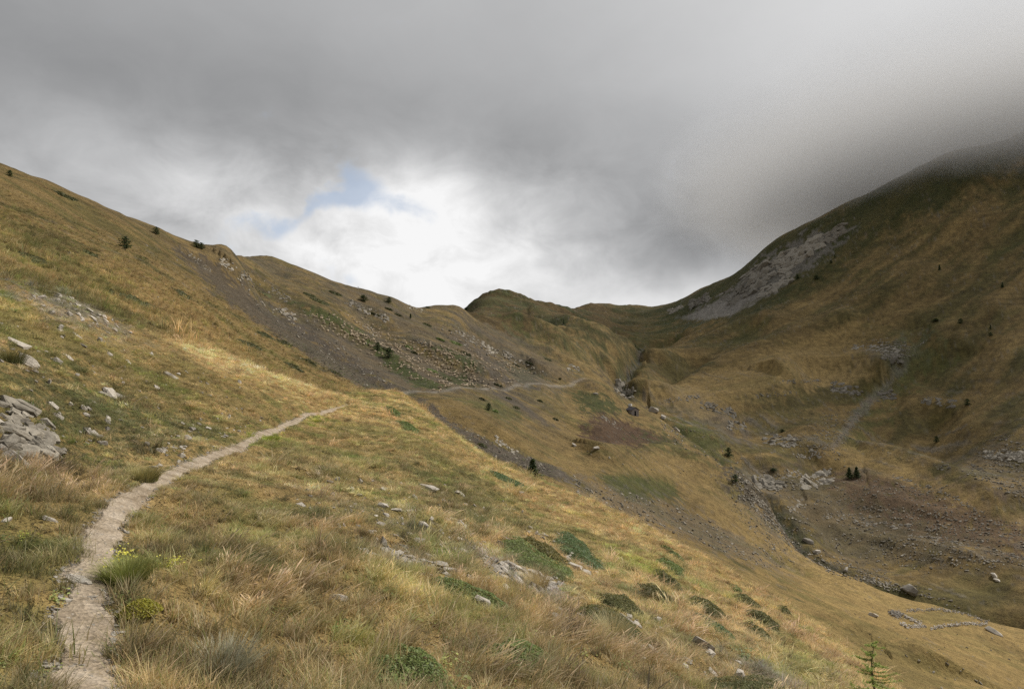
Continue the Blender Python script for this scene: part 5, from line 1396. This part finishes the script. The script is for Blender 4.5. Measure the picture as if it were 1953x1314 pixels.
FLOCK = [ ([(600,598),(640,615),(700,645),(720,660),(700,652),(640,625),(600,606)], 70), ([(648,630),(690,640),(700,650),(660,648)], 45), ([(690,645),(720,655),(760,668),(760,680),(710,668)], 60),
          ([(745,655),(800,650),(870,665),(900,690),(860,715),(800,700),(750,690)], 210), ([(760,690),(870,700),(960,735),(860,738),(780,712)], 130), ([(880,668),(930,675),(1010,700),(1000,712),(900,700)], 140),
          ([(860,735),(1010,733),(1010,737),(860,740)], 30), ([(680,605),(700,620),(790,645),(760,650),(690,630)], 40) ]
pos = []
for poly, n in FLOCK:
    k = 0
    while k < n:
        a_, b_ = rand_px(poly); m_ = random.choice((1, 1, 2, 3, 3, 5, 8)); h = hit(a_, b_, 150, 460)
        if not h: k += 1; continue
        x, y, _ = h; g = ground_normal(x, y, 6); t = Vector((-g.y, g.x, 0)).normalized()*random.choice((-1, 1))
        for j in range(m_):
            x += t.x*random.uniform(0.6, 4.5)+random.gauss(0, .8); y += t.y*random.uniform(0.6, 4.5)+random.gauss(0, 1.6); pos.append((x, y, math.atan2(t.y, t.x)+random.gauss(0, .9))); k += 1
pos.sort(key=lambda p: math.hypot(p[0], p[1]))
for x, y, a_ in pos[:300]:
    ob = bpy.data.objects.new('sheep', SM); C.objects.link(ob); ob.location = (x, y, float(zat(x, y))-0.04); ob.rotation_euler = (0, 0, a_); s_0 = random.uniform(.85, 1.12); ob.scale = (s_0,)*3
    tag(ob, 'cream sheep of the large flock grazing on the scree hill above the track', 'sheep', 'flock of sheep on the scree hill')
shp = bpy.data.objects.new('sheep_kind', SM)
rest = pos[300:]
if rest:
    scatter('flock', [(x, y, float(zat(x, y))-0.04) for x, y, _ in rest], [(1, 1, 1)]*len(rest), [(0, 0, a_) for _, _, a_ in rest], [0]*len(rest), np.ones((len(rest), 3)), [shp], 'farther sheep of the large flock, too small to tell apart')

# ------------------------------------------------------------------ stone hut and white car
def box_bm(bm, x0, x1, y0, y1, z0, z1):
    vs = [bm.verts.new((x, y, z)) for z in (z0, z1) for x, y in ((x0, y0), (x1, y0), (x1, y1), (x0, y1))]
    for f in ((3, 2, 1, 0), (4, 5, 6, 7), (0, 1, 5, 4), (1, 2, 6, 5), (2, 3, 7, 6), (3, 0, 4, 7)): bm.faces.new([vs[i] for i in f])
def boxes(name, lst, mat, parent, bev=0.0):
    bm = bmesh.new()
    for q in lst: box_bm(bm, *q)
    if bev: bmesh.ops.bevel(bm, geom=bm.edges[:], offset=bev, segments=2, affect='EDGES')
    return bm_ob(name, bm, mat, parent)
def plain(name, c, rough=.7, metal=0):
    m, T, b, o = new_mat(name); b.inputs['Base Color'].default_value = (*c, 1); b.inputs['Roughness'].default_value = rough; b.inputs['Metallic'].default_value = metal; return m
m_wall, T, b, o = new_mat('hut_stone'); vv_ = T.n('ShaderNodeTexVoronoi'); T.link(T.n('ShaderNodeTexCoord').outputs['Object'], vv_.inputs['Vector']); vv_.inputs['Scale'].default_value = 3.0
T.link(T.ramp(vv_.outputs['Color'], [(0, (0.20, 0.18, 0.17)), (1, (0.36, 0.33, 0.32))]), b.inputs['Base Color'])
m_roof = plain('slate_roof', (0.06, 0.058, 0.066)); m_dark = plain('dark_interior', (0.015, 0.014, 0.013)); m_wood = plain('old_wood', (0.12, 0.085, 0.055))
h = hit(1206, 789, 300, 460)
hut = empty('stone_hut', (h[0], h[1], h[2]-0.2), rad(22)); tag(hut, 'small grey gabled stone hut with a dark doorway above the ravine', 'hut')
Wd, Dp, Hh, Rg = 4.8, 6.4, 2.6, 4.1
bm = bmesh.new()      # gable wall with a doorway, faces the camera
def prism(bm, pts, y0, y1):
    a_ = [bm.verts.new((x, y0, z)) for x, z in pts]; b_ = [bm.verts.new((x, y1, z)) for x, z in pts]; n = len(pts)
    bm.faces.new(a_[::-1]); bm.faces.new(b_)
    for i in range(n): bm.faces.new((a_[i], a_[(i+1) % n], b_[(i+1) % n], b_[i]))
prism(bm, [(-Wd/2, -1.2), (-0.6, -1.2), (-0.6, 2.0), (0.6, 2.0), (0.6, -1.2), (Wd/2, -1.2), (Wd/2, Hh), (0, Rg), (-Wd/2, Hh)], -Dp/2, -Dp/2+0.45)
prism(bm, [(-Wd/2, -1.2), (Wd/2, -1.2), (Wd/2, Hh), (0, Rg), (-Wd/2, Hh)], Dp/2-0.45, Dp/2)
box_bm(bm, -Wd/2, -Wd/2+0.45, -Dp/2+0.452, Dp/2-0.452, -1.2, Hh-0.1); box_bm(bm, Wd/2-0.45, Wd/2, -Dp/2+0.452, Dp/2-0.452, -1.2, Hh-0.1)
bm_ob('wall', bm, m_wall, hut)
bm = bmesh.new(); prism(bm, [(-Wd/2-0.45, Hh-0.28), (0, Rg+0.05), (Wd/2+0.45, Hh-0.28), (Wd/2+0.45, Hh-0.10), (0, Rg+0.25), (-Wd/2-0.45, Hh-0.10)], -Dp/2-0.5, Dp/2+0.3); bm_ob('roof', bm, m_roof, hut)
boxes('doorway_shade', [(-0.58, 0.58, -Dp/2+0.22, -Dp/2+0.30, -0.2, 1.98)], m_dark, hut)  # near-black panel standing for the shade inside the open doorway
wn_ = boxes('window', [(Wd/2-0.02, Wd/2+0.03, -0.5, 0.3, 1.0, 1.7)], m_wood, hut); boxes('pane', [(Wd/2+0.032, Wd/2+0.04, -0.42, 0.22, 1.08, 1.62)], m_dark, wn_)
h = hit(1202, 775.5, 300, 470) or hit(1200, 777, 300, 470) or h
car = empty('parked_car', (h[0], h[1], h[2]), rad(70)); tag(car, 'white off-road car parked on the rise just behind the stone hut', 'car')
m_white = plain('white_paint', (0.8, 0.8, 0.8), .35); m_glass = plain('car_glass', (0.03, 0.035, 0.04), .15); m_tyre = plain('tyre_rubber', (0.02, 0.02, 0.02))
bm = bmesh.new(); prism(bm, [(-2.1, 0.45), (2.1, 0.45), (2.15, 1.0), (0.95, 1.12), (0.45, 1.78), (-1.95, 1.80), (-2.15, 1.1)], -0.85, 0.85); bmesh.ops.bevel(bm, geom=bm.edges[:], offset=.06, segments=2, affect='EDGES')
bm_ob('body', bm, m_white, car)
for sy in (-1, 1): boxes('window', [(-1.75, 0.35, sy*0.852-0.004, sy*0.852+0.004, 1.18, 1.62)], m_glass, car)
bm = bmesh.new(); prism(bm, [(-2.165, 1.18), (-2.05, 1.66), (-2.035, 1.66), (-2.15, 1.18)], -0.7, 0.7); bm_ob('rear_window', bm, m_glass, car)
bm = bmesh.new(); prism(bm, [(0.92, 1.16), (0.50, 1.70), (0.52, 1.72), (0.96, 1.17)], -0.7, 0.7); bm_ob('windscreen', bm, m_glass, car)
for sx in (-1.3, 1.3):
    for sy in (-0.78, 0.78):
        bm = bmesh.new(); bmesh.ops.create_cone(bm, segments=16, radius1=.38, radius2=.38, depth=.24, cap_ends=True, matrix=Matrix.Translation((sx, sy, .36)) @ Matrix.Rotation(math.pi/2, 4, 'X')); wh = bm_ob('wheel', bm, m_tyre, car)
        bm = bmesh.new(); bmesh.ops.create_cone(bm, segments=10, radius1=.2, radius2=.2, depth=.26, cap_ends=True, matrix=Matrix.Translation((sx, sy, .36)) @ Matrix.Rotation(math.pi/2, 4, 'X')); bm_ob('rim', bm, m_white, wh)
# thin mast on the skyline of the scree hill
h = hit(683, 553, 250, 420) or hit(684, 556, 250, 420)
if h:
    bm = bmesh.new(); bmesh.ops.create_cone(bm, segments=6, radius1=.12, radius2=.08, depth=2.2, cap_ends=True, matrix=Matrix.Translation((0, 0, 1.1)))
    box_bm(bm, -0.5, 0.5, -0.04, 0.04, 1.6, 1.75)
    ob = bm_ob('marker_post', bm, plain('pale_post', (.45, .45, .47))); ob.location = h; tag(ob, 'thin pale marker post with a crossbar standing on the left skyline', 'post')

# ------------------------------------------------------------------ cloud resting on the mountain
def cloud():
    m = bpy.data.materials.new('cloud_vapour'); m.use_nodes = True; m.node_tree.nodes.clear(); T = NT(m.node_tree)
    o = T.n('ShaderNodeOutputMaterial'); v = T.n('ShaderNodeVolumePrincipled')
    g = T.n('ShaderNodeNewGeometry').outputs['Position']; sp_ = T.n('ShaderNodeSeparateXYZ'); T.link(g, sp_.inputs[0])
    nz = T.noise(g, 0.010, 5, 0.6).outputs['Fac']; nz2 = T.noise(g, 0.0035, 3, 0.5).outputs['Fac']
    # vapour thickens upward from a ragged base and thins out again towards its top and its sides
    zz = T.m('ADD', sp_.outputs[2], T.m('MULTIPLY', T.m('SUBTRACT', nz, 0.5), 110.0))
    zz = T.m('ADD', zz, T.m('MULTIPLY', T.m('SUBTRACT', nz2, 0.5), 60.0))
    low = T.sstep(zz, CLOUD_BASE, CLOUD_BASE + 85.0); high = T.m('SUBTRACT', 1.0, T.sstep(sp_.outputs[2], 350.0, 500.0))
    dx = T.m('DIVIDE', T.m('SUBTRACT', sp_.outputs[0], 930.0), 700.0); dy = T.m('DIVIDE', T.m('SUBTRACT', sp_.outputs[1], 1080.0), 640.0)
    rr = T.m('SQRT', T.m('ADD', T.m('MULTIPLY', dx, dx), T.m('MULTIPLY', dy, dy)))
    side = T.m('SUBTRACT', 1.0, T.sstep(rr, 0.30, 1.0))
    T.link(T.m('MULTIPLY', T.m('MULTIPLY', T.m('MULTIPLY', low, high), side), CLOUD_DENS), v.inputs['Density'])
    v.inputs['Color'].default_value = (0.89, 0.90, 0.92, 1); v.inputs['Anisotropy'].default_value = 0.0
    T.link(v.outputs[0], o.inputs['Volume'])
    bm = bmesh.new(); r_ = bmesh.ops.create_icosphere(bm, subdivisions=4, radius=1)
    for q in r_['verts']: q.co = Vector((q.co.x*760, q.co.y*700, q.co.z*190))
    me = bpy.data.meshes.new('cloud'); bm.to_mesh(me); bm.free(); me.materials.append(m)
    ob = bpy.data.objects.new('cloud', me); ob.location = (930, 1080, 370); C.objects.link(ob)
    tag(ob, 'grey cloud hiding the upper slopes of the right mountain', kind='stuff')
CLOUD_BASE, CLOUD_DENS = 264.0, 0.016
scene.cycles.volume_max_steps = 96
scene.cycles.volume_step_rate = 0.35
cloud()
# ------------------------------------------------------------------ grass
def inside_shrub(x, y):
    m = np.zeros(x.shape, bool)
    for Q in SHRUB_AREAS:
        k = (x > Q[:, 0].min()) & (x < Q[:, 0].max()) & (y > Q[:, 1].min()) & (y < Q[:, 1].max())
        if k.any(): 
            d = sdf(x[k], y[k], Q); mm = np.zeros(k.sum(), bool); mm = (d > 0.05) & (rng.random(len(d)) < 0.985); m[np.nonzero(k)[0][mm]] = True
    return m
bands = [(0.9, 5, 120), (5, 12, 55), (12, 28, 30), (28, 95, 14)]
GP = []
for r0, r1, den in bands:
    th = rad(46); n = int(th*(r1*r1-r0*r0)*den)
    a_ = rng.uniform(-th, th, n); r_ = np.sqrt(rng.uniform(r0*r0, r1*r1, n)); GP.append((a_, r_, np.full(n, 1.0)))
n = int(rad(60)*(190**2-26**2)*0.5*2.4); a_ = rng.uniform(-rad(45), rad(4), n); r_ = np.sqrt(rng.uniform(26**2, 190**2, n)); GP.append((a_, r_, np.full(n, 2.0)))
a_ = np.concatenate([g[0] for g in GP]); r_ = np.concatenate([g[1] for g in GP]); far_ = np.concatenate([g[2] for g in GP])
w_ = np.log(r_); x_, y_ = r_*np.sin(a_), r_*np.cos(a_)
reg_ = regions(a_, w_); k = np.where(far_ == 1, reg_ == 0, reg_ == 1)
pdq = np.full(x_.shape, 9.0); ptq = np.zeros(x_.shape); nn = r_ < 80
pdq[nn], ptq[nn] = seg_dist(x_[nn], y_[nn], PATH)
k &= pdq > path_half(ptq) + 0.0 + 0.09*fbm(x_/0.25, y_/0.25, 3, 81)
k &= ~inside_shrub(x_, y_)
# no grass growing through the stones
CX_ = np.array(CLEAR); ordr = np.argsort(x_); xs_sorted = x_[ordr]
for sx_, sy_, sr_ in CX_:
    lo, hi = np.searchsorted(xs_sorted, (sx_-sr_, sx_+sr_)); j = ordr[lo:hi]
    k[j[np.hypot(x_[j]-sx_, y_[j]-sy_) < sr_]] = False
bare = fbm(x_/1.1+20, y_/1.1, 3, 93); k &= (bare < 0.28) | (rng.random(len(x_)) < 0.22)
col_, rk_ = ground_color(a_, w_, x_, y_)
light = col_.mean(1); greyish = (col_[:, 2]/col_[:, 0] > 0.68)
k &= ~(greyish & (rng.random(len(x_)) < 0.85))
a_, r_, w_, x_, y_, far_, col_, pdq, bare = [q[k] for q in (a_, r_, w_, x_, y_, far_, col_, pdq, bare)]
z_ = zat(x_, y_); n = len(x_)
u = rng.random(n); kindn = fbm(x_/1.8, y_/1.8, 3, 94) + rng.normal(0, 0.12, n)
idxs = rng.integers(0, 5, n)
greenness = col_[:, 1]/col_[:, 0]
turf = ((greenness > 0.80) & (u < 0.5)) | ((r_ > 13) & (u < 0.35) & (far_ == 1)); idxs[turf] = rng.integers(8, 11, turf.sum())
tall = (r_ > 4.6) & (kindn > 0.16 + 0.25*sst(r_, 10, 22)) & (greenness < 0.86) & (u > 0.35); idxs[tall] = rng.integers(5, 8, tall.sum())
herb = (u < 0.05) & (r_ < 30); idxs[herb] = rng.integers(11, 14, herb.sum())
# yellow-headed sprigs grow on the bank left of the trail
yl = (x_ < -2.2) & (r_ < 7) & (fbm(x_/1.2, y_/1.2, 2, 95) > -0.05) & (u < 0.02); idxs[yl] = rng.integers(14, 16, yl.sum())
leftbank = ((a_ < -0.30) & (w_ > math.log(9)) & (w_ < math.log(45)))
s_ = np.exp(rng.normal(0, 1, n)*(0.25+0.17*sst(r_, 9, 18))) * np.where(leftbank, 0.85, 1.0)
s_ = s_*np.where(far_ == 2, 2.0, 1.0)*np.where(pdq < 0.6, 0.8, 1.0)
s_ *= 1 + 0.35*sst(r_, 10, 60)*(far_ == 1)
s_ *= np.where(far_ == 2, 1-0.75*sst(r_, 90, 188), 1)
hz_ = s_*(1 + 0.35*fbm(x_/3, y_/3, 2, 96)) * np.where(far_ == 2, 0.75, 1)*np.where(far_ == 1, 0.70-0.23*sst(r_, 6, 16), 1)
thin = sst(r_, 110, 188)*(far_ == 2)
clump = fbm(x_/0.55, y_/0.55, 3, 97)
patchy = fbm(x_/2.4, y_/2.4, 3, 98)
bright = (2.12 + 2.1*clump + 0.8*patchy)*np.exp(rng.normal(0, 0.10, n))
tint = col_*np.clip(bright, 0.7, 3.9)[:, None]*np.array((0.98, 1.02, 1.20))
gmix = sst(patchy + 0.6*fbm(x_/0.8, y_/0.8, 2, 99), 0.08, 0.5)[:, None]*0.42
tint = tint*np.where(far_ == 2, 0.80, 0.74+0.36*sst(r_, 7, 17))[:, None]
strip_ = (greenness < 0.735)
dkm = sst(fbm(x_/0.75+31, y_/0.75, 4, 102)+0.4*fbm(x_/4, y_/4, 2, 103), 0.06, 0.38)[:, None]*(np.where(far_ == 2, 0.4, 0.72)*np.where(strip_, 0.35, 1.0))[:, None]
tint = tint*(1-dkm) + dkm*np.array((0.115, 0.105, 0.040))*bright[:, None]*0.75
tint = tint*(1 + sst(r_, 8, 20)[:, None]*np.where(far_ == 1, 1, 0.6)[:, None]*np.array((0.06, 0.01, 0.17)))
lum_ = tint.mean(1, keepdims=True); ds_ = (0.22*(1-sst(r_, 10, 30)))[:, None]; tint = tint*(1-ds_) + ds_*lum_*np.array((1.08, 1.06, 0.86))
tint = tint*(1-gmix) + gmix*np.array((0.125, 0.150, 0.040))*bright[:, None]
rot = np.stack([rng.normal(0.0, 0.12, n), rng.normal(0.0, 0.12, n), rng.normal(-0.2, 0.9, n)], 1)
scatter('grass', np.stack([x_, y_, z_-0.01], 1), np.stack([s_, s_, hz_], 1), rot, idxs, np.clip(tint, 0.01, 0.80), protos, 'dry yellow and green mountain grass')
print('tufts', n)
